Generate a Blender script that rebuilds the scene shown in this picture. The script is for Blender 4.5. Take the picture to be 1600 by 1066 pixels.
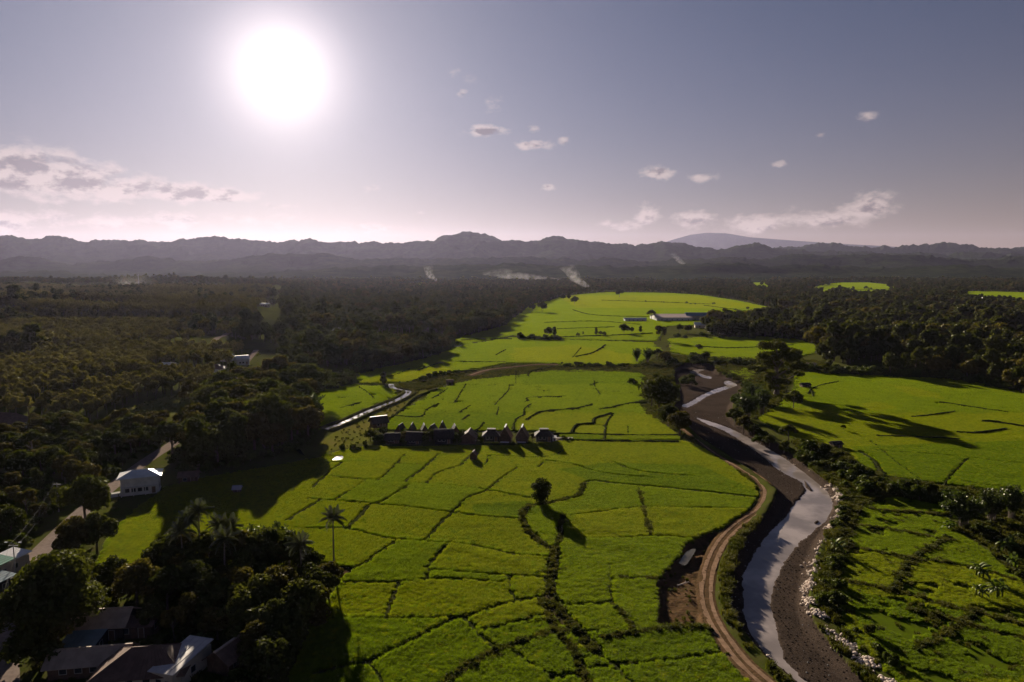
import bpy, bmesh, math, random
import numpy as np
from mathutils import Vector, Matrix, Euler

R_ = math.radians
for o in list(bpy.data.objects):
    bpy.data.objects.remove(o, do_unlink=True)
scene = bpy.context.scene
col = scene.collection
random.seed(7)
rng = np.random.default_rng(11)

# ------------------------------------------------------------------ camera
F = 1081.0            # focal length in photograph pixels (1600 wide)
CAM_H = 70.0          # drone height above the paddies
HORIZON = 412.0
PITCH = math.atan((533.0 - HORIZON) / F)
cam_d = bpy.data.cameras.new("camera")
cam = bpy.data.objects.new("camera", cam_d)
col.objects.link(cam)
cam_d.sensor_width = 36.0
cam_d.lens = 36.0 * F / 1600.0
cam_d.clip_start = 0.5
cam_d.clip_end = 200000.0
cam.location = (0, 0, CAM_H)
cam.rotation_euler = (math.pi / 2 - PITCH, 0, 0)
scene.camera = cam

# ------------------------------------------------------------------ light
SUN_AZ = R_(-17.8)
SUN_EL = R_(14.3)
SUN = Vector((math.sin(SUN_AZ) * math.cos(SUN_EL), math.cos(SUN_AZ) * math.cos(SUN_EL), math.sin(SUN_EL)))
sun_d = bpy.data.lights.new("sun", 'SUN')
sun_d.energy = 5.0
sun_d.angle = R_(0.6)
sun_d.color = (1.0, 0.86, 0.66)
sun_o = bpy.data.objects.new("sun", sun_d)
col.objects.link(sun_o)
sun_o.location = (-300, 900, 400)
sun_o.rotation_euler = SUN.to_track_quat('Z', 'Y').to_euler()

vs = scene.view_settings
vs.view_transform = 'Standard'
vs.look = 'None'
vs.exposure = 1.4
vs.gamma = 1.0
vs.use_curve_mapping = False
scene.cycles.volume_bounces = 0
scene.cycles.max_bounces = 6
scene.cycles.transparent_max_bounces = 4


class NT:
    """small helper for node trees"""
    def __init__(self, tree):
        self.t = tree
        self.t.nodes.clear()

    def n(self, typ, **kw):
        nd = self.t.nodes.new(typ)
        for k, v in kw.items():
            setattr(nd, k, v)
        return nd

    def put(self, sock, v):
        if isinstance(v, bpy.types.NodeSocket):
            self.t.links.new(v, sock)
        else:
            if sock.type == 'RGBA' and len(v) == 3:
                v = (*v, 1.0)
            sock.default_value = v

    def m(self, op, a, b=0.0, c=0.0):
        nd = self.n('ShaderNodeMath', operation=op)
        self.put(nd.inputs[0], a); self.put(nd.inputs[1], b); self.put(nd.inputs[2], c)
        return nd.outputs[0]

    def mix(self, f, a, b, blend='MIX'):
        nd = self.n('ShaderNodeMix', data_type='RGBA', blend_type=blend)
        self.put(nd.inputs[0], f); self.put(nd.inputs[6], a); self.put(nd.inputs[7], b)
        return nd.outputs[2]

    def noise(self, vec, scale, detail=3.0, rough=0.55, dim='3D'):
        nd = self.n('ShaderNodeTexNoise', noise_dimensions=dim)
        if vec is not None:
            self.put(nd.inputs['Vector'], vec)
        nd.inputs['Scale'].default_value = scale
        nd.inputs['Detail'].default_value = detail
        nd.inputs['Roughness'].default_value = rough
        return nd.outputs['Fac']

    def ramp(self, f, lo, hi, a=0.0, b=1.0, smooth=True):
        nd = self.n('ShaderNodeMapRange', interpolation_type='SMOOTHSTEP' if smooth else 'LINEAR')
        self.put(nd.inputs[0], f)
        self.put(nd.inputs[1], lo); self.put(nd.inputs[2], hi); self.put(nd.inputs[3], a); self.put(nd.inputs[4], b)
        return nd.outputs[0]


# ------------------------------------------------------------------ world: hazy evening sky with low cumulus
def azel(px, py):
    u = px - 800.0; v = 533.0 - py
    d = Vector((u, F * math.cos(PITCH) + v * math.sin(PITCH), -F * math.sin(PITCH) + v * math.cos(PITCH))).normalized()
    return math.atan2(d.x, d.y), math.asin(d.z)

world = bpy.data.worlds.new("World")
scene.world = world
world.use_nodes = True
W = NT(world.node_tree)
out = W.n('ShaderNodeOutputWorld')
bg = W.n('ShaderNodeBackground')
bg.inputs['Strength'].default_value = 0.1
W.t.links.new(bg.outputs[0], out.inputs['Surface'])
sky = W.n('ShaderNodeTexSky', sky_type='NISHITA')
sky.sun_disc = False
sky.sun_elevation = SUN_EL
sky.sun_rotation = SUN_AZ
sky.altitude = 300.0
sky.air_density = 1.0
sky.dust_density = 0.3
sky.ozone_density = 2.0
geo = W.n('ShaderNodeTexCoord')
dirv = geo.outputs['Generated']
sep = W.n('ShaderNodeSeparateXYZ'); W.put(sep.inputs[0], dirv)
dx, dy, dz = sep.outputs
el = W.m('ARCSINE', dz)
az = W.m('ARCTAN2', dx, dy)
dot = W.n('ShaderNodeVectorMath', operation='DOT_PRODUCT')
W.put(dot.inputs[0], dirv); dot.inputs[1].default_value = SUN
ang = W.m('ARCCOSINE', W.m('MINIMUM', dot.outputs['Value'], 0.999999))      # radians from the sun
deg = W.m('MULTIPLY', ang, 57.2958)
# muted evening colour: Nishita, desaturated, with mauve dust low down
hs = W.n('ShaderNodeHueSaturation'); hs.inputs['Saturation'].default_value = 1.0; hs.inputs['Value'].default_value = 0.098
W.put(hs.inputs['Color'], sky.outputs[0])
base = W.mix(1.0, hs.outputs[0], (0.88, 1.01, 1.36), 'MULTIPLY')
elp = W.m('MAXIMUM', el, 0.0)
dustf = W.m('POWER', 2.71828, W.m('MULTIPLY', elp, -7.0))                    # dust layer thins with height
base = W.mix(W.m('MULTIPLY', dustf, 0.7), base, (1.22, 0.68, 0.42))
# aureole of the low sun
g1 = W.m('POWER', 2.71828, W.m('MULTIPLY', W.m('POWER', W.m('DIVIDE', deg, 3.7), 2.0), -1.0))
g2 = W.m('POWER', 2.71828, W.m('DIVIDE', deg, -6.0))
g3 = W.m('POWER', 2.71828, W.m('DIVIDE', deg, -15.0))
glow = W.m('ADD', W.m('MULTIPLY', g1, 3.0), W.m('ADD', W.m('MULTIPLY', g2, 1.1), W.m('MULTIPLY', g3, 0.9)))
gc = W.mix(1.0, (1.0, 0.90, 0.90), (1, 1, 1), 'MULTIPLY')
gsc = W.n('ShaderNodeVectorMath', operation='SCALE'); gsc.inputs[0].default_value = (1.0, 0.84, 0.80); W.put(gsc.inputs['Scale'], glow)
skyc = W.mix(1.0, base, gsc.outputs[0], 'ADD')
# clouds: blobs of cumulus broken up by noise, in direction space
cv = W.n('ShaderNodeCombineXYZ')
W.put(cv.inputs[0], W.m('MULTIPLY', az, 1.0)); W.put(cv.inputs[1], W.m('MULTIPLY', el, 1.9)); cv.inputs[2].default_value = 3.7
cn = W.noise(cv.outputs[0], 26.0, 8.0, 0.62)
cn2 = W.noise(cv.outputs[0], 9.0, 3.0, 0.5)
blobs = [  # px, py, width px, height px, weight
    (20, 268, 110, 32, 1.25), (105, 282, 95, 28, 1.2), (185, 295, 80, 20, 1.1), (290, 301, 75, 15, 1.1), (355, 305, 55, 13, 1.1),
    (110, 345, 120, 16, 0.66), (270, 345, 90, 15, 0.72), (400, 345, 90, 15, 0.62), (10, 345, 70, 22, 0.7), (430, 322, 40, 7, 0.7), (550, 358, 90, 12, 0.52),
    (762, 206, 40, 10, 1.0), (831, 227, 34, 9, 0.95), (770, 160, 26, 18, 0.55), (722, 148, 12, 8, 0.7), (835, 203, 14, 8, 0.65), (882, 221, 13, 8, 0.6),
    (857, 293, 16, 8, 0.9), (1032, 270, 32, 11, 1.0), (1090, 277, 32, 9, 0.85), (1353, 184, 16, 11, 0.7), (1280, 210, 10, 5, 0.6), (1215, 256, 14, 6, 0.6),
    (1352, 328, 48, 22, 1.0), (1300, 345, 60, 16, 0.8), (1180, 348, 110, 20, 0.75), (1090, 345, 60, 20, 0.72), (1015, 338, 34, 22, 0.85), (985, 352, 50, 12, 0.65),
    (580, 297, 40, 9, 0.45), (660, 332, 16, 5, 0.6), (730, 110, 60, 22, 0.3)]
mask = None
for (bx_, by_, bw_, bh_, wt) in blobs:
    a0, e0 = azel(bx_, by_)
    ddx = W.m('DIVIDE', W.m('SUBTRACT', az, a0), bw_ / F * 0.85)
    ddy = W.m('DIVIDE', W.m('SUBTRACT', el, e0), bh_ / F * 0.95)
    g = W.m('MULTIPLY', W.m('POWER', 2.71828, W.m('MULTIPLY', W.m('ADD', W.m('MULTIPLY', ddx, ddx), W.m('MULTIPLY', ddy, ddy)), -1.0)), wt)
    mask = g if mask is None else W.m('MAXIMUM', mask, g)
# elsewhere round the horizon the same low broken cumulus goes on
band = W.m('MULTIPLY', W.ramp(el, 0.0, 0.03), W.ramp(el, 0.07, 0.12, 1.0, 0.0))
far = W.ramp(W.m('ABSOLUTE', az), 0.72, 0.85)
mask = W.m('MAXIMUM', mask, W.m('MULTIPLY', W.m('MULTIPLY', band, far), W.m('MULTIPLY', cn2, 1.3)))
dens = W.m('ADD', mask, W.m('MULTIPLY', W.m('SUBTRACT', cn, 0.5), 2.0))
cov = W.m('MULTIPLY', W.ramp(dens, 0.28, 0.88), W.ramp(mask, 0.05, 0.3))
cv2 = W.n('ShaderNodeVectorMath', operation='ADD'); W.put(cv2.inputs[0], cv.outputs[0]); cv2.inputs[1].default_value = (-0.004, 0.013, 0.0)
cnu = W.noise(cv2.outputs[0], 26.0, 4.0, 0.6)
cns = W.noise(cv.outputs[0], 26.0, 4.0, 0.6)
shade = W.m('ADD', W.m('MULTIPLY', W.m('SUBTRACT', cnu, cns), 3.2), W.m('MULTIPLY', W.m('SUBTRACT', dens, 0.62), 0.9))
core = W.ramp(shade, 0.05, 0.6)
ccol = W.mix(core, (2.5, 2.0, 1.85), (0.6, 0.46, 0.5))
cmixa = W.n('ShaderNodeVectorMath', operation='SCALE'); W.put(cmixa.inputs[0], gsc.outputs[0]); cmixa.inputs['Scale'].default_value = 0.5
ccol = W.mix(1.0, ccol, cmixa.outputs[0], 'ADD')
skyc = W.mix(W.m('MULTIPLY', cov, 0.66), skyc, ccol)
W.put(bg.inputs['Color'], skyc)

# ------------------------------------------------------------------ helpers
def G(px, py, z=0.0):
    """the point of height z that stands at a pixel of the photograph"""
    u = px - 800.0; v = 533.0 - py
    dx = u; dy = F * math.cos(PITCH) + v * math.sin(PITCH); dz = -F * math.sin(PITCH) + v * math.cos(PITCH)
    t = (z - CAM_H) / dz
    return (dx * t, dy * t)

def GP(pts, z=0.0):
    return np.array([G(x, y, z) for x, y in pts])

def project(X, Y, Z):
    d = np.asarray(Z) - CAM_H
    yc = Y * math.cos(PITCH) - d * math.sin(PITCH)
    zc = Y * math.sin(PITCH) + d * math.cos(PITCH)
    return 800 + F * X / yc, 533 - F * zc / yc

def inside(poly, X, Y):
    poly = np.asarray(poly); res = np.zeros(X.shape, bool)
    bb = (X >= poly[:, 0].min()) & (X <= poly[:, 0].max()) & (Y >= poly[:, 1].min()) & (Y <= poly[:, 1].max())
    if not bb.any():
        return res
    x = X[bb]; y = Y[bb]; r = np.zeros(x.shape, bool); n = len(poly)
    for i in range(n):
        x0, y0 = poly[i]; x1, y1 = poly[(i + 1) % n]
        if y0 == y1:
            continue
        c = ((y0 > y) != (y1 > y)) & (x < (x1 - x0) * (y - y0) / (y1 - y0) + x0)
        r ^= c
    res[bb] = r
    return res

def pdist(pl, X, Y, maxd=6.0, closed=False, out=None):
    """distance to a polyline, capped at maxd"""
    pl = np.asarray(pl)
    if out is None:
        out = np.full(X.shape, maxd)
    n = len(pl)
    for i in range(n if closed else n - 1):
        a = pl[i]; b = pl[(i + 1) % n]
        m = (X > min(a[0], b[0]) - maxd) & (X < max(a[0], b[0]) + maxd) & (Y > min(a[1], b[1]) - maxd) & (Y < max(a[1], b[1]) + maxd)
        if not m.any():
            continue
        x = X[m] - a[0]; y = Y[m] - a[1]; d = b - a; L = max(d @ d, 1e-9)
        t = np.clip((x * d[0] + y * d[1]) / L, 0, 1)
        out[m] = np.minimum(out[m], np.hypot(x - t * d[0], y - t * d[1]))
    return out

def sstep(a, b, x):
    t = np.clip((x - a) / (b - a), 0, 1)
    return t * t * (3 - 2 * t)

_perm = np.random.default_rng(5).random((256, 256))
def vnoise(x, y):
    x = np.asarray(x, float); y = np.asarray(y, float)
    xi = np.floor(x).astype(int); yi = np.floor(y).astype(int)
    fx = x - xi; fy = y - yi
    fx = fx * fx * (3 - 2 * fx); fy = fy * fy * (3 - 2 * fy)
    g = lambda a, b: _perm[a & 255, b & 255]
    return (g(xi, yi) * (1 - fx) + g(xi + 1, yi) * fx) * (1 - fy) + (g(xi, yi + 1) * (1 - fx) + g(xi + 1, yi + 1) * fx) * fy

def fbm(x, y, o=4):
    s = 0; a = 1; t = 0
    for i in range(o):
        s = s + a * vnoise(x * 2 ** i + 17.3 * i, y * 2 ** i + 9.1 * i); t += a; a *= 0.5
    return s / t

def smooth_line(pts, step=3.0, jitter=0.0):
    """Catmull-Rom resampling of a polyline"""
    p = np.asarray(pts, float)
    if len(p) < 2:
        return p
    P = np.vstack([2 * p[0] - p[1], p, 2 * p[-1] - p[-2]])
    outp = []
    for i in range(1, len(P) - 2):
        L = np.hypot(*(P[i + 1] - P[i])); k = max(1, int(L / step))
        for j in range(k):
            t = j / k
            a, b, c, d = P[i - 1], P[i], P[i + 1], P[i + 2]
            outp.append(0.5 * ((2 * b) + (-a + c) * t + (2 * a - 5 * b + 4 * c - d) * t * t + (-a + 3 * b - 3 * c + d) * t ** 3))
    outp.append(p[-1])
    o = np.array(outp)
    if jitter:
        o[1:-1] += rng.normal(0, jitter, o[1:-1].shape)
    return o

# ------------------------------------------------------------------ objects
def tag(o, label=None, cat=None, group=None, kind=None):
    if label: o['label'] = label
    if cat: o['category'] = cat
    if group: o['group'] = group
    if kind: o['kind'] = kind
    return o

def mesh_from(name, verts, faces, mats=(), mi=None, smooth=False):
    me = bpy.data.meshes.new(name)
    verts = np.asarray(verts, np.float32)
    if isinstance(faces, np.ndarray):
        nf, k = faces.shape
        me.vertices.add(len(verts)); me.vertices.foreach_set('co', verts.ravel())
        me.loops.add(nf * k); me.loops.foreach_set('vertex_index', faces.astype(np.int32).ravel())
        me.polygons.add(nf)
        me.polygons.foreach_set('loop_start', np.arange(0, nf * k, k, dtype=np.int32))
        if mi is not None:
            me.polygons.foreach_set('material_index', np.asarray(mi, np.int32))
        if smooth:
            me.polygons.foreach_set('use_smooth', np.ones(nf, bool))
        me.update(calc_edges=True)
    else:
        me.from_pydata([tuple(map(float, v)) for v in verts], [], [tuple(f) for f in faces])
        if mi is not None:
            for p, k in zip(me.polygons, mi): p.material_index = k
        if smooth:
            for p in me.polygons: p.use_smooth = True
        me.update()
    for m in mats:
        me.materials.append(m)
    return me

def link(name, me, parent=None, loc=None, rot=None, scale=None):
    o = bpy.data.objects.new(name, me); col.objects.link(o)
    if parent is not None: o.parent = parent
    if loc is not None: o.location = loc
    if rot is not None: o.rotation_euler = rot
    if scale is not None: o.scale = scale
    return o

def empty(name, loc, rz=0.0, s=1.0):
    o = bpy.data.objects.new(name, None); col.objects.link(o)
    o.empty_display_size = 0.5
    o.location = loc; o.rotation_euler = (0, 0, rz); o.scale = (s, s, s)
    return o

class MB:
    def __init__(self):
        self.v = []; self.f = []; self.mi = []
    def add(self, vs_, fs, mi=0):
        b = len(self.v)
        self.v += [tuple(map(float, q)) for q in vs_]
        self.f += [tuple(b + i for i in f) for f in fs]
        self.mi += [mi] * len(fs)
        return self
    def box(self, x0, x1, y0, y1, z0, z1, mi=0):
        return self.add([(x0, y0, z0), (x1, y0, z0), (x1, y1, z0), (x0, y1, z0), (x0, y0, z1), (x1, y0, z1), (x1, y1, z1), (x0, y1, z1)],
                        [(0, 3, 2, 1), (4, 5, 6, 7), (0, 1, 5, 4), (1, 2, 6, 5), (2, 3, 7, 6), (3, 0, 4, 7)], mi)
    def slab(self, quad, t, mi=0):
        """thick plate under a planar polygon"""
        q = [Vector(p) for p in quad]; nrm = (q[1] - q[0]).cross(q[2] - q[0]).normalized()
        n = len(q); low = [p - nrm * t for p in q]
        fs = [tuple(range(n)), tuple(range(2 * n - 1, n - 1, -1))] + [(i, n + i, n + (i + 1) % n, (i + 1) % n) for i in range(n)]
        return self.add(q + low, fs, mi)
    def tube(self, pts, rad, n=6, mi=0, cap=True):
        pts = [Vector(p) for p in pts]; vs_ = []; fs = []
        for i, p in enumerate(pts):
            d = (pts[min(i + 1, len(pts) - 1)] - pts[max(i - 1, 0)]).normalized()
            up = Vector((0, 0, 1)) if abs(d.z) < 0.9 else Vector((1, 0, 0))
            a = d.cross(up).normalized(); b = d.cross(a)
            r = rad[i] if hasattr(rad, '__len__') else rad
            for k in range(n):
                t = 2 * math.pi * k / n
                vs_.append(p + (a * math.cos(t) + b * math.sin(t)) * r)
        for i in range(len(pts) - 1):
            for k in range(n):
                fs.append((i * n + k, i * n + (k + 1) % n, (i + 1) * n + (k + 1) % n, (i + 1) * n + k))
        if cap:
            fs.append(tuple(range(n))[::-1]); fs.append(tuple((len(pts) - 1) * n + k for k in range(n)))
        return self.add(vs_, fs, mi)
    def mesh(self, name, mats, smooth=False):
        return mesh_from(name, self.v, self.f, mats, self.mi, smooth)
    def build(self, name, mats, parent=None, **kw):
        if not isinstance(mats, (list, tuple)): mats = [mats]
        return link(name, self.mesh(name, mats), parent, **kw)

# ------------------------------------------------------------------ materials
def material(name, fn):
    m = bpy.data.materials.new(name); m.use_nodes = True
    fn(NT(m.node_tree)); return m

def surf(T, shader):
    o = T.n('ShaderNodeOutputMaterial'); T.t.links.new(shader, o.inputs['Surface'])

def wpos(T):
    return T.n('ShaderNodeNewGeometry').outputs['Position']

def plain(name, c, rough=0.8, var=0.25, scale=1.2, bump=0.0, metal=0.0, spec=0.3, ribs=0.0):
    def fn(T):
        p = T.n('ShaderNodeBsdfPrincipled')
        tc = T.n('ShaderNodeTexCoord').outputs['Object']
        nz = T.noise(tc, scale, 5, 0.6)
        f = T.ramp(nz, 0.3, 0.7)
        cc = T.mix(f, tuple(x * (1 - var) for x in c), tuple(min(1, x * (1 + var)) for x in c))
        T.put(p.inputs['Base Color'], cc)
        p.inputs['Roughness'].default_value = rough
        p.inputs['Metallic'].default_value = metal
        p.inputs['Specular IOR Level'].default_value = spec
        if bump:
            b = T.n('ShaderNodeBump'); b.inputs['Strength'].default_value = bump; b.inputs['Distance'].default_value = 0.1
            T.put(b.inputs['Height'], T.noise(tc, scale * 6, 4)); T.t.links.new(b.outputs[0], p.inputs['Normal'])
        surf(T, p.outputs[0])
    return material(name, fn)

def foliage(name, c1, c2, trans=0.35, gloss=0.08, hue=None, wscale=0.03):
    """leaf material: thin, partly translucent leaves, tone varies from plant to plant and across the land"""
    def fn(T):
        oi = T.n('ShaderNodeObjectInfo').outputs['Random']
        nz = T.noise(wpos(T), wscale, 3, 0.5)
        f = T.m('ADD', T.m('MULTIPLY', oi, 0.55), T.m('MULTIPLY', T.ramp(nz, 0.3, 0.7), 0.45))
        fine = T.noise(wpos(T), 0.9, 2, 0.5)
        cc = T.mix(f, c1, c2)
        cc = T.mix(T.ramp(fine, 0.3, 0.7, 0.0, 0.5), cc, tuple(x * 0.55 for x in c1))
        d = T.n('ShaderNodeBsdfDiffuse'); T.put(d.inputs['Color'], cc)
        t = T.n('ShaderNodeBsdfTranslucent'); T.put(t.inputs['Color'], T.mix(1.0, cc, (1.05, 1.1, 0.45), 'MULTIPLY'))
        m1 = T.n('ShaderNodeMixShader'); m1.inputs[0].default_value = trans
        T.t.links.new(d.outputs[0], m1.inputs[1]); T.t.links.new(t.outputs[0], m1.inputs[2])
        g = T.n('ShaderNodeBsdfGlossy'); g.inputs['Roughness'].default_value = 0.45; g.inputs['Color'].default_value = (0.5, 0.5, 0.45, 1)
        m2 = T.n('ShaderNodeMixShader'); m2.inputs[0].default_value = gloss
        T.t.links.new(m1.outputs[0], m2.inputs[1]); T.t.links.new(g.outputs[0], m2.inputs[2])
        surf(T, m2.outputs[0])
    return material(name, fn)

def groundmat(name, stops, scales=(0.05, 0.4), bump=0.5, bscale=2.5, bdist=0.15, rough=0.95, mottled=None):
    """three tones broken up by noise of two sizes"""
    def fn(T):
        p = T.n('ShaderNodeBsdfDiffuse')
        w = wpos(T)
        a = T.ramp(T.noise(w, scales[0], 4, 0.6), 0.35, 0.65)
        b = T.ramp(T.noise(w, scales[1], 5, 0.65), 0.35, 0.68)
        cc = T.mix(a, stops[0], stops[1])
        cc = T.mix(T.m('MULTIPLY', b, 0.7), cc, stops[2])
        T.put(p.inputs['Color'], cc)
        if bump:
            bn = T.n('ShaderNodeBump'); bn.inputs['Strength'].default_value = bump; bn.inputs['Distance'].default_value = bdist
            T.put(bn.inputs['Height'], T.noise(w, bscale, 5, 0.7)); T.t.links.new(bn.outputs[0], p.inputs['Normal'])
        surf(T, p.outputs[0])
    return material(name, fn)

M = {}
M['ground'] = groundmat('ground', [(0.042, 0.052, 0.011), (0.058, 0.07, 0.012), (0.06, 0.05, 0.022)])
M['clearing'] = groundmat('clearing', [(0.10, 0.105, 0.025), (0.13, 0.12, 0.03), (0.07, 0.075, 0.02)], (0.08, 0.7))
M['dry_grass'] = groundmat('dry_grass', [(0.10, 0.10, 0.018), (0.12, 0.10, 0.025), (0.09, 0.105, 0.015)], (0.06, 0.6))
M['paddy'] = groundmat('paddy', [(0.065, 0.095, 0.005), (0.085, 0.115, 0.006), (0.05, 0.065, 0.007)], (0.03, 0.5))
M['gravel'] = groundmat('gravel', [(0.044, 0.033, 0.027), (0.062, 0.045, 0.036), (0.027, 0.021, 0.018)], (0.12, 2.2), 0.9, 4.0, 0.25)
M['earth'] = groundmat('earth', [(0.12, 0.07, 0.04), (0.085, 0.052, 0.03), (0.055, 0.042, 0.02)], (0.15, 0.8), 0.9, 1.6, 0.3)
M['bund'] = groundmat('bund', [(0.045, 0.05, 0.014), (0.07, 0.055, 0.03), (0.035, 0.045, 0.01)], (0.06, 0.9), 0.6, 4.0, 0.1)
M['dark_bund'] = groundmat('overgrown_bund_shaded', [(0.026, 0.032, 0.010), (0.04, 0.042, 0.014), (0.02, 0.026, 0.008)], (0.06, 0.9), 0.6, 4.0, 0.1)  # grassy ridge, colour darkened to stand in for shade between the rice
M['road'] = groundmat('road', [(0.22, 0.175, 0.155), (0.19, 0.15, 0.13), (0.14, 0.11, 0.1)], (0.08, 0.9), 0.2, 5.0, 0.03)
M['rut'] = groundmat('rut', [(0.27, 0.175, 0.12), (0.21, 0.135, 0.09), (0.12, 0.08, 0.052)], (0.2, 1.2), 0.5, 4.0, 0.06)
M['hill'] = groundmat('hill', [(0.018, 0.026, 0.014), (0.026, 0.034, 0.015), (0.012, 0.016, 0.011)], (0.004, 0.02), 1.0, 0.06, 9.0)
M['rock'] = plain('pale_rock', (0.56, 0.46, 0.39), 0.9, 0.3, 0.8, 0.4)
M['net'] = plain('grey_revetment', (0.20, 0.20, 0.21), 0.9, 0.3, 0.8, 0.4)
M['bark'] = plain('bark', (0.10, 0.075, 0.055), 0.9, 0.3, 1.5, 0.5)
M['palm_bark'] = plain('palm_bark', (0.16, 0.13, 0.10), 0.9, 0.3, 2.5, 0.5)
M['leaf'] = foliage('leaf', (0.032, 0.040, 0.011), (0.090, 0.090, 0.020), 0.36, 0.015)
M['leaf_warm'] = foliage('leaf_warm', (0.048, 0.043, 0.013), (0.12, 0.095, 0.024), 0.36, 0.015)
M['rubber'] = foliage('rubber_leaf', (0.095, 0.086, 0.030), (0.22, 0.18, 0.06), 0.38, 0.02, wscale=0.012)
M['bush'] = foliage('bush_leaf', (0.040, 0.055, 0.010), (0.085, 0.10, 0.016), 0.38, 0.02)
M['bamboo'] = foliage('bamboo_leaf', (0.030, 0.045, 0.010), (0.060, 0.075, 0.014), 0.35, 0.05)
M['palm'] = foliage('palm_leaf', (0.040, 0.050, 0.013), (0.070, 0.075, 0.018), 0.25, 0.22)
M['banana'] = foliage('banana_leaf', (0.06, 0.09, 0.013), (0.09, 0.12, 0.018), 0.4, 0.04)
M['weed'] = foliage('weed', (0.050, 0.062, 0.011), (0.13, 0.115, 0.022), 0.35, 0.01, wscale=0.12)
M['rice'] = foliage('rice', (0.182, 0.248, 0.010), (0.25, 0.305, 0.012), 0.55, 0.01, wscale=0.02)
M['rice_ripe'] = foliage('rice_ripe', (0.235, 0.27, 0.010), (0.285, 0.31, 0.013), 0.55, 0.01, wscale=0.03)
M['rice_young'] = foliage('rice_young', (0.15, 0.215, 0.009), (0.195, 0.26, 0.010), 0.55, 0.01, wscale=0.03)

def water(name, c, rough=0.06, bump=0.25, scale=1.2):
    def fn(T):
        p = T.n('ShaderNodeBsdfPrincipled')
        w = wpos(T)
        n1 = T.ramp(T.noise(w, 0.07, 4, 0.6), 0.4, 0.65)
        T.put(p.inputs['Base Color'], T.mix(n1, c, tuple(x * 1.9 for x in c)))
        T.put(p.inputs['Roughness'], T.ramp(T.noise(w, 0.25, 4, 0.6), 0.4, 0.7, rough, rough + 0.12))
        p.inputs['IOR'].default_value = 1.33
        b = T.n('ShaderNodeBump'); b.inputs['Strength'].default_value = bump; b.inputs['Distance'].default_value = 0.06
        T.put(b.inputs['Height'], T.noise(w, scale, 4, 0.6)); T.t.links.new(b.outputs[0], p.inputs['Normal'])
        surf(T, p.outputs[0])
    return material(name, fn)
M['river'] = water('river_water', (0.17, 0.145, 0.14), 0.04, 0.22, 0.8)
M['canal'] = water('canal_water', (0.05, 0.045, 0.035), 0.08, 0.15)

M['white_wall'] = plain('white_wall', (0.55, 0.53, 0.52), 0.85, 0.12, 0.6)
M['cream_wall'] = plain('cream_wall', (0.45, 0.38, 0.30), 0.85, 0.15, 0.6)
M['wood_wall'] = plain('wood_wall', (0.10, 0.06, 0.04), 0.85, 0.3, 1.0)
M['dark_wall'] = plain('dark_wall', (0.035, 0.03, 0.03), 0.85, 0.3, 1.0)
M['glass'] = plain('window_glass', (0.03, 0.035, 0.04), 0.15, 0.1, 1.0, spec=0.6)
M['frame'] = plain('window_frame', (0.35, 0.32, 0.30), 0.6, 0.1)
M['door'] = plain('door_wood', (0.14, 0.08, 0.05), 0.7, 0.2)
M['brown_roof'] = plain('brown_tile_roof', (0.13, 0.075, 0.055), 0.75, 0.25, 0.7, 0.3)
M['dark_roof'] = plain('dark_thatch_roof', (0.03, 0.024, 0.022), 0.9, 0.3, 1.2, 0.6)
M['grey_roof'] = plain('grey_metal_roof', (0.40, 0.36, 0.35), 0.5, 0.15, 0.5)
M['white_roof'] = plain('white_metal_roof', (0.62, 0.60, 0.60), 0.45, 0.1, 0.5)
M['blue_roof'] = plain('blue_metal_roof', (0.10, 0.16, 0.20), 0.55, 0.15, 0.5)
M['green_roof'] = plain('green_metal_roof', (0.03, 0.16, 0.11), 0.5, 0.15, 0.5)
M['tan_roof'] = plain('tan_metal_roof', (0.33, 0.24, 0.18), 0.7, 0.2, 0.6)
M['pink_roof'] = plain('pink_tile_roof', (0.55, 0.40, 0.36), 0.7, 0.1, 0.3)
M['concrete'] = plain('concrete', (0.30, 0.28, 0.26), 0.9, 0.2, 0.6)
M['metal'] = plain('pole_metal', (0.22, 0.22, 0.22), 0.5, 0.1, metal=0.6)
M['cable'] = plain('cable', (0.05, 0.05, 0.05), 0.9, 0.1)
M['lamp'] = plain('lamp_cover', (0.75, 0.75, 0.75), 0.3, 0.05)

# ------------------------------------------------------------------ the plan of the valley, traced as ground outlines
Z_WATER = -1.45
BED = GP([(1070, 570), (1052, 582), (1056, 604), (1060, 620), (1053, 640), (1068, 664), (1095, 690), (1130, 712), (1165, 735), (1195, 757), (1214, 774), (1206, 795), (1186, 825),
          (1161, 852), (1147, 880), (1141, 910), (1139, 940), (1146, 970), (1159, 995), (1179, 1018), (1200, 1042), (1230, 1068), (1290, 1125), (1330, 1190),
          (1470, 1190), (1385, 1115), (1338, 1066), (1312, 1035), (1287, 1005), (1270, 980), (1263, 950), (1266, 915), (1273, 880), (1286, 850), (1301, 825), (1311, 800), (1313, 785),
          (1301, 765), (1270, 742), (1240, 718), (1210, 698), (1180, 682), (1155, 668), (1142, 652), (1145, 635), (1160, 615), (1162, 602), (1148, 592), (1122, 585), (1116, 574), (1096, 568)], -1.2)
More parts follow.
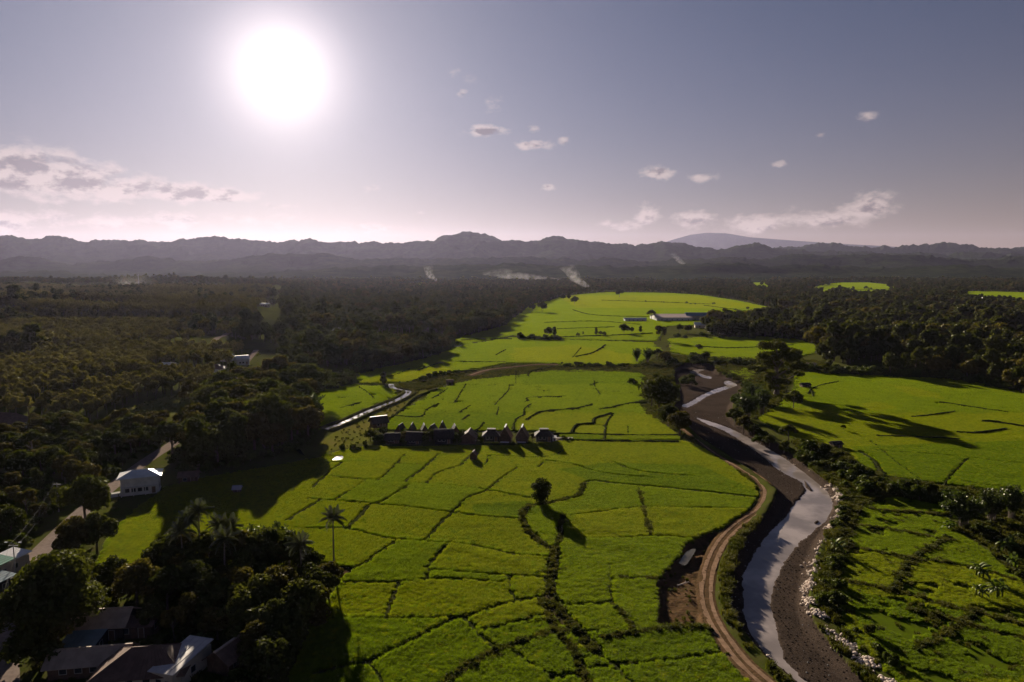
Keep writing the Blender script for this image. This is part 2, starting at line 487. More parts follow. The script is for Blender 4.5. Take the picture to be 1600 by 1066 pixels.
WATER = [
    [(1084, 651), (1110, 659), (1135, 667), (1160, 679), (1190, 695), (1215, 709), (1240, 725), (1265, 742), (1292, 765), (1305, 785), (1301, 800), (1290, 816), (1270, 832), (1250, 850), (1234, 867),
     (1222, 888), (1209, 919), (1205, 945), (1211, 972), (1217, 1000), (1226, 1030), (1245, 1050), (1265, 1068), (1330, 1125), (1370, 1170), (1330, 1170), (1288, 1120), (1247, 1070), (1222, 1050), (1198, 1033),
     (1182, 1008), (1168, 985), (1163, 960), (1160, 930), (1161, 900), (1169, 880), (1178, 864), (1190, 846), (1206, 828), (1226, 808), (1240, 788), (1251, 776), (1258, 766), (1250, 753), (1226, 741),
     (1205, 726), (1188, 711), (1160, 691), (1130, 673), (1100, 661)],
    [(1063, 634), (1078, 628), (1098, 617), (1120, 607), (1134, 603), (1130, 597), (1138, 595), (1152, 601), (1146, 605), (1128, 611), (1106, 619), (1090, 629), (1074, 637)],
    [(1078, 584), (1081, 579), (1094, 577), (1105, 574), (1100, 578), (1092, 582), (1100, 586), (1112, 589), (1110, 592), (1098, 590), (1088, 585)],
]
WATER_W = [smooth_line(np.vstack([GP(w, Z_WATER), GP(w[:1], Z_WATER)]), 1.5, 0.18)[:-1] for w in WATER]

PIT = GP([(1100, 834), (1084, 845), (1068, 853), (1062, 870), (1042, 890), (1025, 912), (1028, 945), (1024, 976), (1060, 985), (1098, 975), (1104, 950), (1099, 920), (1104, 890), (1114, 865), (1132, 838), (1120, 832)])
PATCH = GP([(531, 888), (556, 891), (549, 906), (533, 909)])
CLEAR = GP([(150, 668), (200, 642), (262, 626), (345, 620), (345, 628), (295, 642), (245, 662), (205, 674), (160, 676)])
MEADOW = GP([(634, 613), (660, 606), (690, 601), (684, 606), (645, 630), (612, 655), (592, 664), (574, 690), (540, 700), (508, 706), (500, 690), (522, 676), (570, 657), (622, 632), (641, 618)])

FIELDS = {
    'south': [(150, 885), (175, 835), (215, 795), (262, 762), (300, 752), (380, 738), (450, 726), (500, 716), (530, 707), (575, 698), (620, 700), (720, 698), (800, 698), (880, 690), (1066, 690),
              (1090, 697), (1115, 712), (1152, 738), (1178, 760), (1184, 775), (1168, 797), (1130, 824), (1093, 838), (1068, 852), (1060, 870), (1040, 890), (1024, 912), (1027, 945), (1022, 978), (1060, 987), (1105, 985),
              (1122, 1005), (1150, 1035), (1172, 1066), (1240, 1140), (1260, 1170), (380, 1170), (440, 1090), (470, 1020), (482, 985), (500, 955), (527, 925), (532, 908), (556, 892), (530, 888), (515, 880), (480, 880), (440, 885), (350, 890), (250, 888), (190, 888)],
    'north': [(612, 657), (650, 629), (688, 607), (740, 594), (800, 588), (850, 581), (900, 579), (960, 581), (1003, 583), (1009, 600), (1003, 622), (1012, 645), (1035, 662), (1056, 678), (1062, 688), (880, 688), (868, 674), (590, 672)],
    'west': [(486, 615), (520, 602), (600, 603), (620, 614), (624, 622), (606, 631), (562, 649), (518, 667), (497, 673), (490, 640)],
    'middle': [(555, 586), (600, 575), (660, 562), (700, 549), (716, 541), (800, 528), (870, 531), (1020, 536), (1035, 548), (995, 570), (900, 573), (850, 568), (790, 568), (740, 578), (700, 584), (640, 597), (600, 600), (560, 599)],
    'far': [(860, 471), (880, 463), (945, 457), (1040, 458), (1090, 461), (1150, 470), (1235, 488), (1225, 492), (1180, 499), (1120, 500), (1090, 508), (1040, 510), (1022, 533), (870, 530), (800, 524), (716, 540), (708, 535), (728, 526), (790, 510), (815, 490), (832, 476)],
    'crossing': [(1042, 530), (1090, 528), (1180, 526), (1240, 530), (1282, 540), (1275, 553), (1230, 561), (1190, 562), (1090, 559), (1050, 551)],
    'east': [(1243, 583), (1300, 584), (1400, 589), (1480, 592), (1540, 600), (1605, 616), (1760, 655), (1900, 700), (1900, 830), (1600, 785), (1570, 768), (1490, 758), (1440, 752), (1392, 745), (1352, 732), (1325, 708), (1285, 692), (1240, 686), (1205, 668), (1185, 655), (1215, 635), (1238, 610)],
    'bend': [(1134, 581), (1178, 575), (1185, 585), (1172, 596), (1150, 594)],
    'riverside': [(1345, 800), (1362, 785), (1400, 778), (1470, 792), (1492, 830), (1540, 862), (1600, 915), (1760, 1010), (1800, 1170), (1490, 1170), (1425, 1090), (1385, 1050), (1350, 1020), (1325, 990), (1312, 955), (1310, 925), (1318, 880), (1332, 840)],
    'distant east': [(1262, 453), (1290, 444), (1340, 440), (1395, 446), (1408, 455), (1350, 463), (1290, 463)],
    'distant edge': [(1470, 455), (1560, 456), (1660, 459), (1660, 480), (1560, 477), (1520, 470)],
    'gap': [(1538, 530), (1560, 516), (1600, 511), (1700, 515), (1680, 534), (1600, 536)],
    'distant notch': [(1164, 438), (1206, 437), (1200, 449), (1160, 451)],
    'distant strip': [(1012, 434), (1094, 432), (1102, 441), (1025, 442)],
    'distant west': [(620, 443), (700, 441), (700, 444), (620, 446)],
}
FIELD_W = {k: GP(v) for k, v in FIELDS.items()}
# plots of another tone
RIPE = [GP(p) for p in ([(1010, 704), (1060, 697), (1105, 708), (1150, 737), (1120, 737), (1060, 722)], [(1380, 601), (1420, 606), (1470, 620), (1475, 626), (1430, 621)], [(1345, 634), (1365, 629), (1390, 632), (1396, 641), (1375, 646), (1350, 642)],
                        [(900, 800), (1000, 794), (1170, 797), (1130, 824), (1085, 842), (910, 843), (890, 830)], [(1200, 640), (1290, 640), (1330, 660), (1300, 680), (1230, 675)], [(555, 598), (700, 568), (700, 583), (620, 600)], [(800, 545), (900, 540), (990, 556), (990, 569), (800, 566)], [(870, 462), (1090, 462), (1200, 482), (900, 482)])]
YOUNG = [GP(p) for p in ([(740, 790), (830, 785), (850, 800), (820, 812), (740, 805)], [(950, 725), (1090, 728), (1180, 768), (1180, 777), (920, 752), (870, 735)], [(440, 1066), (530, 1045), (620, 1015), (725, 968), (780, 1018), (700, 1066)], [(905, 990), (1110, 985), (1170, 1066), (800, 1066)], [(1310, 925), (1440, 945), (1600, 985), (1600, 1066), (1400, 1066)], [(1330, 700), (1600, 690), (1600, 785), (1350, 735)], [(800, 575), (1000, 578), (1000, 600), (820, 604)])]

# bunds between the plots: (points, half gap in m, height m, weed amount)
BUNDS = [
    ([(560, 605), (572, 613), (584, 623)], .5, .8, 0), ([(520, 623), (572, 618)], .4, .7, 0), ([(533, 639), (565, 630)], .6, .8, 0), ([(500, 640), (530, 640)], .3, .6, 0),
    ([(610, 590), (640, 578), (664, 574)], .5, .8, 1), ([(653, 580), (690, 568), (715, 566), (740, 567), (790, 567)], .7, 1.0, 1), ([(645, 597), (680, 587), (715, 583), (745, 581)], 1.2, 1.3, 2),
    ([(610, 655), (630, 640), (650, 622), (688, 607)], .9, .9, 1), ([(674, 625), (690, 616), (700, 608)], .7, .9, 0), ([(710, 632), (720, 615), (728, 602)], .7, .9, 0), ([(665, 643), (685, 633)], .8, .9, 0),
    ([(612, 651), (640, 653), (658, 653), (665, 645)], .6, .9, 0), ([(718, 646), (736, 635)], .7, .8, 0), ([(722, 658), (733, 650)], .7, .8, 0), ([(665, 649), (740, 652)], .3, .6, 0),
    ([(490, 762), (510, 743), (535, 724)], .9, .6, 1), ([(592, 751), (612, 733), (632, 711)], .7, .6, 0), ([(632, 754), (665, 730), (686, 710)], .8, .6, 0), ([(665, 757), (680, 743), (700, 734), (720, 728), (735, 713)], .7, .6, 0),
    ([(505, 725), (535, 723), (600, 724), (640, 727), (668, 727)], .5, .6, 0), ([(515, 745), (580, 752), (660, 757), (740, 764), (835, 781)], .5, .6, 0),
    ([(824, 589), (830, 582), (850, 577), (870, 574), (900, 575), (915, 578)], 1.0, 1.0, 1), ([(890, 580), (900, 578), (950, 580), (970, 577), (1000, 574)], 1.1, 1.0, 1),
    ([(773, 635), (785, 622), (794, 612), (796, 603)], .6, .9, 0), ([(740, 603), (796, 602), (845, 603)], .35, .7, 0), ([(827, 629), (827, 623), (885, 621)], .6, .9, 0), ([(779, 638), (776, 650)], .5, .8, 0),
    ([(830, 633), (820, 640), (818, 650), (806, 658), (802, 674)], .7, .9, 0), ([(823, 658), (835, 650), (850, 645), (900, 640), (925, 634)], .9, 1.0, 0), ([(936, 642), (955, 639), (975, 634), (995, 631), (1010, 630)], 1.0, 1.0, 0),
    ([(893, 678), (902, 666), (925, 664), (930, 656), (955, 648)], 1.2, 1.1, 0), ([(958, 648), (947, 665), (945, 690)], .7, .8, 0), ([(927, 665), (945, 666)], .4, .7, 0), ([(740, 675), (750, 670), (756, 662)], .7, .8, 0),
    ([(860, 680), (900, 680), (980, 682), (1060, 682)], .6, .9, 0), ([(900, 690), (945, 691), (1060, 692)], .8, .9, 0), ([(981, 667), (981, 681)], .4, .7, 0), ([(840, 732), (850, 722)], .6, .6, 0), ([(758, 728), (764, 713)], .5, .6, 0),
    ([(663, 848), (690, 818), (706, 803), (730, 780), (760, 768), (780, 752), (808, 732)], .75, .6, 1), ([(766, 713), (850, 716), (880, 705)], .35, .6, 0), ([(853, 721), (900, 728), (940, 740), (1020, 748)], .35, .6, 0), ([(955, 722), (1000, 738), (1080, 745)], .35, .6, 0),
    ([(835, 602), (845, 610), (880, 613)], .4, .7, 0), ([(928, 596), (930, 606), (938, 618)], .5, .8, 0), ([(926, 601), (942, 598)], .5, .8, 0), ([(806, 580), (806, 600)], .4, .8, 0), ([(890, 613), (930, 612), (990, 616)], .3, .7, 0),
    ([(450, 815), (475, 798), (500, 784)], .9, .6, 0), ([(525, 782), (550, 766), (572, 752)], .75, .6, 0), ([(593, 788), (620, 772), (640, 759)], 1.0, .6, 0), ([(540, 828), (560, 810), (575, 792)], 1.1, .6, 1),
    ([(480, 780), (510, 783), (600, 790), (700, 802), (750, 808), (812, 812)], .5, .6, 1), ([(480, 827), (540, 828), (600, 842), (665, 848), (740, 855), (800, 868), (860, 873)], .55, .6, 1),
    ([(555, 890), (575, 878), (600, 860), (620, 846)], .8, .6, 0), ([(668, 890), (675, 880), (688, 864), (697, 855)], .8, .6, 1), ([(664, 910), (672, 893)], .6, .6, 1), ([(530, 887), (558, 890)], .5, .6, 0),
    ([(535, 911), (620, 912), (665, 908), (740, 908), (792, 914)], .45, .6, 1), ([(670, 892), (740, 898), (800, 902), (852, 905)], .4, .6, 1), ([(603, 966), (612, 940), (624, 914)], .7, .6, 0),
    ([(912, 756), (930, 753), (960, 757), (1040, 764), (1100, 770), (1182, 779)], 1.3, .5, 1), ([(892, 808), (930, 802), (1000, 795), (1040, 795), (1172, 797)], .45, .6, 1), ([(910, 843), (960, 843), (1020, 840), (1080, 843)], .45, .6, 1),
    ([(998, 765), (1004, 790), (1010, 815), (1017, 838)], .5, .5, 2), ([(952, 885), (956, 930), (957, 945)], .45, .5, 1), ([(968, 905), (1024, 908)], .6, .5, 2), ([(795, 905), (798, 925), (805, 938)], .5, .5, 1),
    ([(480, 968), (600, 969), (660, 969), (725, 965)], .5, .6, 1), ([(490, 1056), (530, 1045), (575, 1037), (620, 1015), (670, 990), (710, 970), (740, 962), (805, 942), (845, 936)], .75, .5, 0),
    ([(575, 1038), (590, 1052), (597, 1075)], .6, .5, 1), ([(725, 968), (740, 985), (780, 1020)], .6, .5, 0), ([(690, 1075), (740, 1040), (775, 1020), (860, 992), (905, 988)], 1.0, .6, 3), ([(745, 990), (800, 975), (858, 962)], .6, .5, 0),
    ([(806, 1022), (840, 1045), (872, 1060)], .5, .5, 0), ([(862, 1066), (905, 1050), (960, 1042), (1040, 1035), (1140, 1022)], .5, .5, 1), ([(910, 1008), (940, 1028), (960, 1043), (990, 1072)], .5, .5, 1),
    ([(888, 948), (957, 945)], .6, .5, 0), ([(957, 945), (975, 965), (990, 987)], .5, .5, 3), ([(935, 1000), (990, 993), (1030, 987), (1110, 984)], .7, .5, 3), ([(882, 990), (935, 990)], .8, .5, 1),
    ([(1355, 796), (1380, 800), (1430, 803), (1492, 807)], .6, .5, 2), ([(1338, 822), (1380, 828), (1440, 838), (1492, 848)], .5, .5, 2), ([(1320, 853), (1370, 865), (1420, 874), (1440, 877), (1500, 885), (1585, 908)], .6, .5, 2),
    ([(1395, 926), (1410, 897), (1425, 876), (1450, 860), (1482, 842)], 1.0, .8, 3), ([(1310, 908), (1360, 918), (1400, 928), (1450, 940), (1500, 955), (1560, 968), (1640, 990)], .9, .5, 2), ([(1420, 955), (1470, 965), (1500, 976), (1540, 985), (1640, 1010)], .6, .5, 2),
    ([(1430, 1020), (1460, 1002), (1490, 985), (1510, 970), (1530, 955)], .7, .7, 3), ([(1468, 630), (1520, 638), (1575, 646)], .6, .9, 0), ([(1425, 653), (1455, 650), (1492, 645)], .5, .9, 0), ([(1535, 660), (1560, 662), (1640, 675)], 1.0, 1.1, 2),
    ([(1495, 677), (1530, 678), (1572, 672)], .8, 1.0, 2), ([(1370, 683), (1420, 684), (1500, 688)], .5, .9, 1), ([(1472, 762), (1490, 740), (1512, 718)], .7, .7, 0), ([(1495, 752), (1530, 758), (1620, 770)], .5, .7, 1), ([(1365, 705), (1440, 710), (1500, 715), (1640, 730)], .3, .7, 1),
    ([(1345, 707), (1365, 720), (1380, 745)], 1.6, .6, 1), ([(1262, 618), (1268, 610), (1285, 603), (1310, 598)], .6, 1.0, 1), ([(1268, 612), (1271, 622)], .6, 1.0, 1),
    ([(825, 528), (870, 528), (960, 525), (1020, 522)], 1.0, 1.3, 1), ([(895, 485), (920, 492), (960, 495), (1015, 496)], .9, 1.3, 1), ([(900, 559), (925, 553), (938, 546), (946, 540)], .8, 1.2, 0), ([(895, 560), (908, 544)], .5, 1.0, 0),
    ([(775, 556), (790, 548)], .6, 1.1, 0), ([(720, 533), (760, 531), (800, 531)], 1.0, 1.2, 1), ([(1090, 543), (1150, 545), (1240, 540)], .6, 1.2, 0), ([(1100, 478), (1160, 486), (1180, 488)], .8, 1.4, 0), ([(940, 470), (1010, 472), (1110, 476)], .7, 1.4, 0),
    ([(1300, 455), (1400, 452)], 1.2, 1.6, 1), ([(850, 505), (930, 503), (1000, 508)], .6, 1.2, 0), ([(870, 515), (960, 512)], .5, 1.2, 0),
    ([(1440, 752), (1400, 722), (1360, 690)], .4, .7, 0),
]
# overgrown ditches (weed-choked) with bits of open water
DITCH = [([(912, 757), (907, 774), (880, 783), (852, 789), (830, 792), (819, 801), (816, 813), (823, 827), (832, 838), (846, 850), (862, 860), (866, 868)], .85),
         ([(868, 860), (864, 885), (860, 910), (857, 935), (866, 950), (885, 972), (905, 990), (918, 1005), (930, 1020)], 1.35),
         ([(846, 938), (855, 960), (870, 985), (880, 1005), (900, 1022), (906, 1045), (916, 1062), (925, 1085)], .7),
         ([(880, 806), (875, 830), (871, 856)], .7)]
DITCH_WATER = [([(881, 806), (879, 820), (876, 835)], .35), ([(885, 868), (884, 882), (880, 897)], .4), ([(877, 925), (879, 936), (882, 948)], .4), ([(912, 1052), (916, 1060), (921, 1072)], .5), ([(962, 1048), (980, 1062)], .18), ([(909, 764), (907, 776)], .3)]
CANAL = ([(611, 601), (613, 606), (625, 610), (638, 612), (637, 616), (628, 622), (608, 631), (585, 640), (566, 648), (545, 658), (522, 667), (508, 672)], 1.5)
PUDDLES = [[(497, 652), (500, 655), (501, 661), (497, 664), (494, 660)], [(462, 703), (468, 702), (474, 709), (476, 712), (469, 709)], [(519, 717), (524, 713), (533, 712), (538, 715), (536, 718), (526, 720), (519, 719)],
           [(715, 540), (727, 538), (727, 541), (716, 542)], [(1060, 880), (1073, 862), (1087, 858), (1080, 872), (1070, 884)]]
TRACK = [(1066, 668), (1085, 681), (1110, 701), (1140, 721), (1170, 738), (1190, 752), (1199, 765), (1199, 778), (1191, 794), (1176, 806), (1156, 819), (1140, 833), (1125, 851), (1113, 875), (1106, 900), (1104, 930), (1109, 955), (1121, 981), (1141, 1011), (1165, 1040), (1194, 1066), (1250, 1115)]
ROAD = [(4, 1130), (4, 1066), (3, 1010), (0, 965), (14, 918), (52, 874), (88, 838), (115, 812), (140, 790), (168, 766), (195, 745), (235, 716), (275, 690), (300, 666), (332, 636), (356, 610), (372, 590), (384, 570), (400, 555)]
LANE = [(335, 549), (345, 541), (358, 531), (372, 524)]

bund_w = [(smooth_line(GP(p), 2.0, 0.10), g, h, wd) for p, g, h, wd in BUNDS]
ditch_w = [(smooth_line(GP(p), 2.0, 0.2), g) for p, g in DITCH]
canal_w = smooth_line(GP(CANAL[0]), 3.0)
track_w = smooth_line(GP(TRACK), 1.5)
road_w = smooth_line(GP(ROAD), 3.0)
lane_w = smooth_line(GP(LANE), 6.0)

def roll(X, Y):
    """the wooded slopes on the left stand a little higher than the valley"""
    u = X / np.maximum(Y, 1.0)
    m = sstep(-0.20, -0.42, u) * sstep(430, 760, Y) * (1 - sstep(1900, 2700, Y))
    z = m * (26 * fbm(X / 330.0 + 3, Y / 210.0, 3) + 7 * vnoise(X / 90.0, Y / 70.0) + 15 * vnoise(X / 210.0 + .3 * np.sin(Y / 60.0), Y / 62.0) - 12)
    m2 = sstep(-0.33, -0.5, u) * sstep(260, 420, Y) * (1 - sstep(430, 800, Y))
    return z + m2 * 5 * fbm(X / 90.0, Y / 80.0, 2)

def terrain(X, Y):
    z = roll(X, Y)
    d = pdist(BED, X, Y, 5.0, True)
    ins = inside(BED, X, Y)
    z = np.where(ins, z - 1.25 * sstep(0, 2.6, d) + 0.16 * (fbm(X / 3.0, Y / 3.0, 3) - .5), z + 0.5 * (1 - sstep(0.5, 4.0, d)) * (0.5 + fbm(X / 5., Y / 5., 2)))
    for w in WATER_W[:1] + WATER_W[1:]:
        iw = inside(w, X, Y)
        if iw.any():
            dw = pdist(w, X, Y, 4.0, True)
            z = np.where(iw, z - 0.25 - 1.0 * sstep(0, 2.5, dw), z)
    ip = inside(PIT, X, Y)
    if ip.any():
        dp = pdist(PIT, X, Y, 6.0, True)
        z = np.where(ip, z - 0.9 * sstep(0, 1.6, dp) + 0.9 * (fbm(X / 4.0, Y / 4.0, 3) - 0.4), z)
    return z

# ground sheet: a fan-shaped grid, fine near the drone and coarse toward the horizon
us = np.concatenate([np.linspace(-5.0, -0.95, 60, endpoint=False), np.linspace(-0.95, 0.95, 860), np.linspace(0.95, 5.0, 61)[1:]])
pys = [416.4]
y_ = 416.4
while y_ < 1400:
    y_ += 0.9 if y_ < 430 else (1.3 if y_ < 520 else (1.6 if y_ < 1080 else 8))
    pys.append(y_)
Ys = np.array([G(800, p)[1] for p in pys])
Ys = np.concatenate([Ys, [55, 40]])
YY, UU = np.meshgrid(Ys, us, indexing='ij')
XX = YY * UU
# a little disorder in the grid so that edges do not step in rows
sel = (YY > 60) & (YY < 900)
XX = XX + np.where(sel, rng.uniform(-.3, .3, XX.shape) * YY * 0.0022, 0)
ZZ = terrain(XX.ravel(), YY.ravel()).reshape(XX.shape)
nr, nc = XX.shape
idx = np.arange(nr * nc).reshape(nr, nc)
quads = np.stack([idx[:-1, :-1], idx[1:, :-1], idx[1:, 1:], idx[:-1, 1:]], -1).reshape(-1, 4)
V = np.stack([XX.ravel(), YY.ravel(), ZZ.ravel()], -1)
cx = V[quads, 0].mean(1); cy = V[quads, 1].mean(1)
cls = np.zeros(len(quads), int)
names = ['ground']
def carve(name, poly):
    names.append(name)
    m = inside(poly, cx, cy) & (cls == 0)
    cls[m] = len(names) - 1
carve('river_bed', BED); carve('bare_earth', PIT); carve('bare_patch', PATCH); carve('grassy_clearing', CLEAR); carve('meadow', MEADOW)
for k, p in FIELD_W.items():
    carve('field:' + k, p)
gm = {'ground': 'ground', 'river_bed': 'gravel', 'bare_earth': 'earth', 'bare_patch': 'earth', 'grassy_clearing': 'clearing', 'meadow': 'dry_grass'}
for i, nm in enumerate(names):
    q = quads[cls == i]
    if not len(q):
        continue
    used, inv = np.unique(q, return_inverse=True)
    nm2 = 'rice_field' if nm.startswith('field:') else nm
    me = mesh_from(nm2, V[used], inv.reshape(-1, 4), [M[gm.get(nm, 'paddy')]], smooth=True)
    o = link(nm2, me)
    tag(o, kind='structure')
    if nm == 'ground':
        tag(o, 'dark earth and grass floor of the river valley')
    if nm.startswith('field:'):
        tag(o, {'south': 'green rice paddies between the row of huts and the bottom of the picture', 'north': 'rice paddies between the row of huts and the hedge', 'west': 'rice paddy left of the shining canal', 'middle': 'rice paddies behind the long hedge', 'far': 'far rice plain around the warehouse',
                'crossing': 'rice paddy behind the giant tree', 'east': 'wide green paddy right of the river crossed by the long tree shadow', 'bend': 'small paddy inside the river bend', 'riverside': 'weedy paddies beside the river at bottom right'}.get(nm[6:], 'distant strip of rice paddy, ' + nm[6:]))
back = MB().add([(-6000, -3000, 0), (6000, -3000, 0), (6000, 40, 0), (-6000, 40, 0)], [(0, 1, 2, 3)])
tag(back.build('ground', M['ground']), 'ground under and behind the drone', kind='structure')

# water
def flat_poly(name, pts, z, mat):
    bm = bmesh.new()
    vs_ = [bm.verts.new((float(x), float(y), z)) for x, y in pts]
    f = bm.faces.new(vs_)
    if f.normal.z < 0: f.normal_flip()
    bmesh.ops.triangulate(bm, faces=[f])
    bmesh.ops.recalc_face_normals(bm, faces=bm.faces)
    me = bpy.data.meshes.new(name); bm.to_mesh(me); bm.free()
    me.materials.append(mat)
    return link(name, me)
for w, l in zip(WATER_W, ['long shining reach of the river', 'bright riffle crossing the upper gravel bar', 'small bright reach of the river at the far bend']):
    tag(flat_poly('river', w, Z_WATER, M['river']), l, kind='structure')
for p, l in zip(PUDDLES, ['glinting pool at the edge of the dark wood', 'glinting pool beside the farm lane', 'pale flooded patch near the lane end', 'small bright pond beside the far wood', 'shallow pool in the bare earth pit']):
    z = 0.12 if l.startswith(('shallow',)) else 0.35
    g = smooth_line(np.vstack([GP(p, z), GP(p[:1], z)]), 1.0)[:-1]
    tag(flat_poly('pool', g, z, M['canal']), l, kind='structure')

def strip(name, pl, half, z, mat, crown=0.0, prof=None, vary=0.0):
    """a band of ground following a line; prof = list of (offset in half widths, height)"""
    pl = np.asarray(pl); n = len(pl)
    t = np.gradient(pl, axis=0); t /= np.maximum(np.hypot(t[:, 0], t[:, 1]), 1e-6)[:, None]
    nrm = np.stack([-t[:, 1], t[:, 0]], -1)
    prof = prof or [(-1, z), (0, z + crown), (1, z)]
    base = roll(pl[:, 0], pl[:, 1])
    vs_ = []
    wob = np.convolve(rng.random(n + 8), np.ones(9) / 9, 'valid')
    wv = half * (1 + vary * ((rng.random(n) - .5) * .7 + (wob - .5) * 3.0))
    hv = 1 + vary * (rng.random(n) - .5)
    for k, (o_, h) in enumerate(prof):
        q = pl + nrm * (o_ * wv)[:, None]
        vs_.append(np.column_stack([q, base + h * (hv if h > 0.2 else 1)]))
    k = len(prof)
    v = np.stack(vs_, 1).reshape(-1, 3)
    fs = np.array([[i * k + j, (i + 1) * k + j, (i + 1) * k + j + 1, i * k + j + 1] for i in range(n - 1) for j in range(k - 1)])
    # make it face up
    me = mesh_from(name, v, fs[:, ::-1], [mat], smooth=False)
    return link(name, me)

tag(strip('canal', canal_w, 1.5, 0.30, M['canal']), 'narrow bright irrigation canal', kind='structure')
for s in (-1, 1):
    t = np.gradient(canal_w, axis=0); t /= np.hypot(t[:, 0], t[:, 1])[:, None]
    off = canal_w + np.stack([-t[:, 1], t[:, 0]], -1) * s * 3.0
    tag(strip('canal_bank', off, 1.6, 0, M['bund'], prof=[(-1, -.1), (-.4, .8), (.4, .8), (1, -.1)], vary=.3), kind='structure')
tag(strip('road', road_w, 2.4, 0.07, M['road'], 0.05), 'pale concrete village road along the left side', kind='structure')
tag(strip('lane', lane_w, 2.5, 0.4, M['road']), 'short lane on the far wooded slope', kind='structure')
tr = tag(strip('dirt_track', track_w, 1.75, 0.07, M['earth'], prof=[(-1.25, 0.03), (-.9, .20), (-.3, .14), (0, .2), (.3, .14), (.9, .20), (1.25, .03)], vary=.12), 'brown dirt track following the river bank', kind='structure')
for s in (-.95, .95):
    t = np.gradient(track_w, axis=0); t /= np.hypot(t[:, 0], t[:, 1])[:, None]
    off = track_w + np.stack([-t[:, 1], t[:, 0]], -1) * (s + np.convolve(rng.normal(0, .25, len(track_w) + 14), np.ones(15) / 15, 'valid')[:, None])
    o = strip('wheel_rut', off, .42, 0.215, M['rut'], vary=.5)
    o.parent = tr
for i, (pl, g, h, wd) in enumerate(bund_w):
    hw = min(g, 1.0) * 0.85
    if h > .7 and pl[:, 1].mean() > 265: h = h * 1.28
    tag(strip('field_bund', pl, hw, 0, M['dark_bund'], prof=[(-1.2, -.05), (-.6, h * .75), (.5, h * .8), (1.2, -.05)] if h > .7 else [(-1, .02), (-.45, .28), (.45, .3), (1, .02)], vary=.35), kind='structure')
for pl, g in ditch_w:
    tag(strip('ditch', pl, g, 0, M['bund'], prof=[(-1.1, .05), (-.8, .35), (-.2, .06), (.3, .06), (.8, .3), (1.1, .05)], vary=.4), kind='structure')
for p, hw in DITCH_WATER:
    tag(strip('ditch_water', smooth_line(GP(p, .1), 1.0), hw, .13, M['canal'], vary=.5), kind='structure')
for a, b, lab in (((700, 592), (860, 572), 'muddy'),):
    pass
# muddy drained channel behind the north paddies
mud = smooth_line(GP([(735, 588), (760, 580), (800, 575), (840, 571), (872, 571)]), 4.0)
for k, (off, hw, mt) in enumerate([(0, 4.5, 'earth'), (3.2, 1.0, 'bund'), (-3.4, 1.0, 'bund'), (0.4, .9, 'rut')]):
    t = np.gradient(mud, axis=0); t /= np.hypot(t[:, 0], t[:, 1])[:, None]
    q = mud + np.stack([-t[:, 1], t[:, 0]], -1) * off
    tag(strip('mud_channel', q, hw, .35 + .1 * k, M[mt], 0.1, vary=.3), kind='structure')

# ------------------------------------------------------------------ hills
def ridge(name, label, prof, R0, R1, seed, rough=1.0, base=0.0, dpx=3.0):
    """a wooded range: crest heights follow the profile (pixel -> crest pixel), slopes broken by spurs"""
    pts = np.array(prof, float)
    pxs = np.unique(np.concatenate([np.arange(-900, -60, 12.0), np.arange(-60, 1660, dpx), np.arange(1660, 2501, 12.0)]))
    crest = np.interp(pxs, pts[:, 0], pts[:, 1])
    crest0 = crest.copy()
    if rough > 0:
        crest = crest - 5.0 * (vnoise(pxs / 21 + seed * 9, pxs * 0 + seed) - .5) - 3.2 * (vnoise(pxs / 9 + seed * 5, pxs * 0 + seed) - .5) - 2.2 * (vnoise(pxs / 3.4, pxs * 0 + seed * 2) - .5)
    Rm = R0 + (R1 - R0) * 0.62
    nrow = 60
    tt = np.linspace(0, 1, nrow)
    A = (pxs - 800) / F
    Rg = R0 + (R1 - R0) * tt
    RR, AA = np.meshgrid(Rg, A, indexing='ij')
    X = RR * AA; Y = RR * math.cos(PITCH) * 1.0
    v = 533 - crest
    dzr = (-F * math.sin(PITCH) + v * math.cos(PITCH)) / (F * math.cos(PITCH) + v * math.sin(PITCH))
    Hc = np.maximum(CAM_H + Rm * dzr, 12.0)
    T_ = tt[:, None]
    v0 = 533 - crest0
    H0 = np.maximum(CAM_H + Rm * (-F * math.sin(PITCH) + v0 * math.cos(PITCH)) / (F * math.cos(PITCH) + v0 * math.sin(PITCH)), 12.0)
    bl = sstep(.50, .62, T_)
    Hc = H0[None, :] * (1 - bl) + Hc[None, :] * bl
    prof_r = np.where(T_ < .62, sstep(0, .62, T_) ** 0.85, 1 - 0.8 * sstep(.62, 1.0, T_))
    n = fbm(X / (R1 - R0) * 5 + seed, Y / (R1 - R0) * 3.2 + seed * 2, 5)
    sp = 1 - np.abs(2 * fbm(X / 420.0 + seed * 3, Y / 600.0, 4) - 1)
    Z = Hc * (prof_r * (0.62 + 0.38 * sstep(.3, .62, T_)) * (1 - (1 - sstep(.45, .62, T_)) * .75 * (1 - sp)) + (n - .5) * .5 * prof_r * (1 - sstep(.45, .6, T_)))
    Z = Z + rough * (44 * (fbm(X / 330 + seed, Y / 400, 3) - .5) * (1 - .55 * sstep(.5, .64, T_)) + (13 * (vnoise(X / 45, Y / 90) - .4) + 9 * (vnoise(X / 15, Y / 40) - .4)) * (.25 + .75 * sstep(.5, .6, T_))) * sstep(0.05, .3, T_) + base
    Z = np.where(T_ < .03, -3, Z)
    nr_, nc_ = X.shape
    ii = np.arange(nr_ * nc_).reshape(nr_, nc_)
    q = np.stack([ii[:-1, :-1], ii[:-1, 1:], ii[1:, 1:], ii[1:, :-1]], -1).reshape(-1, 4)
    o = link(name, mesh_from(name, np.stack([X, Y, Z], -1).reshape(-1, 3), q, [M['hill']]))
    return tag(o, label, kind='structure')

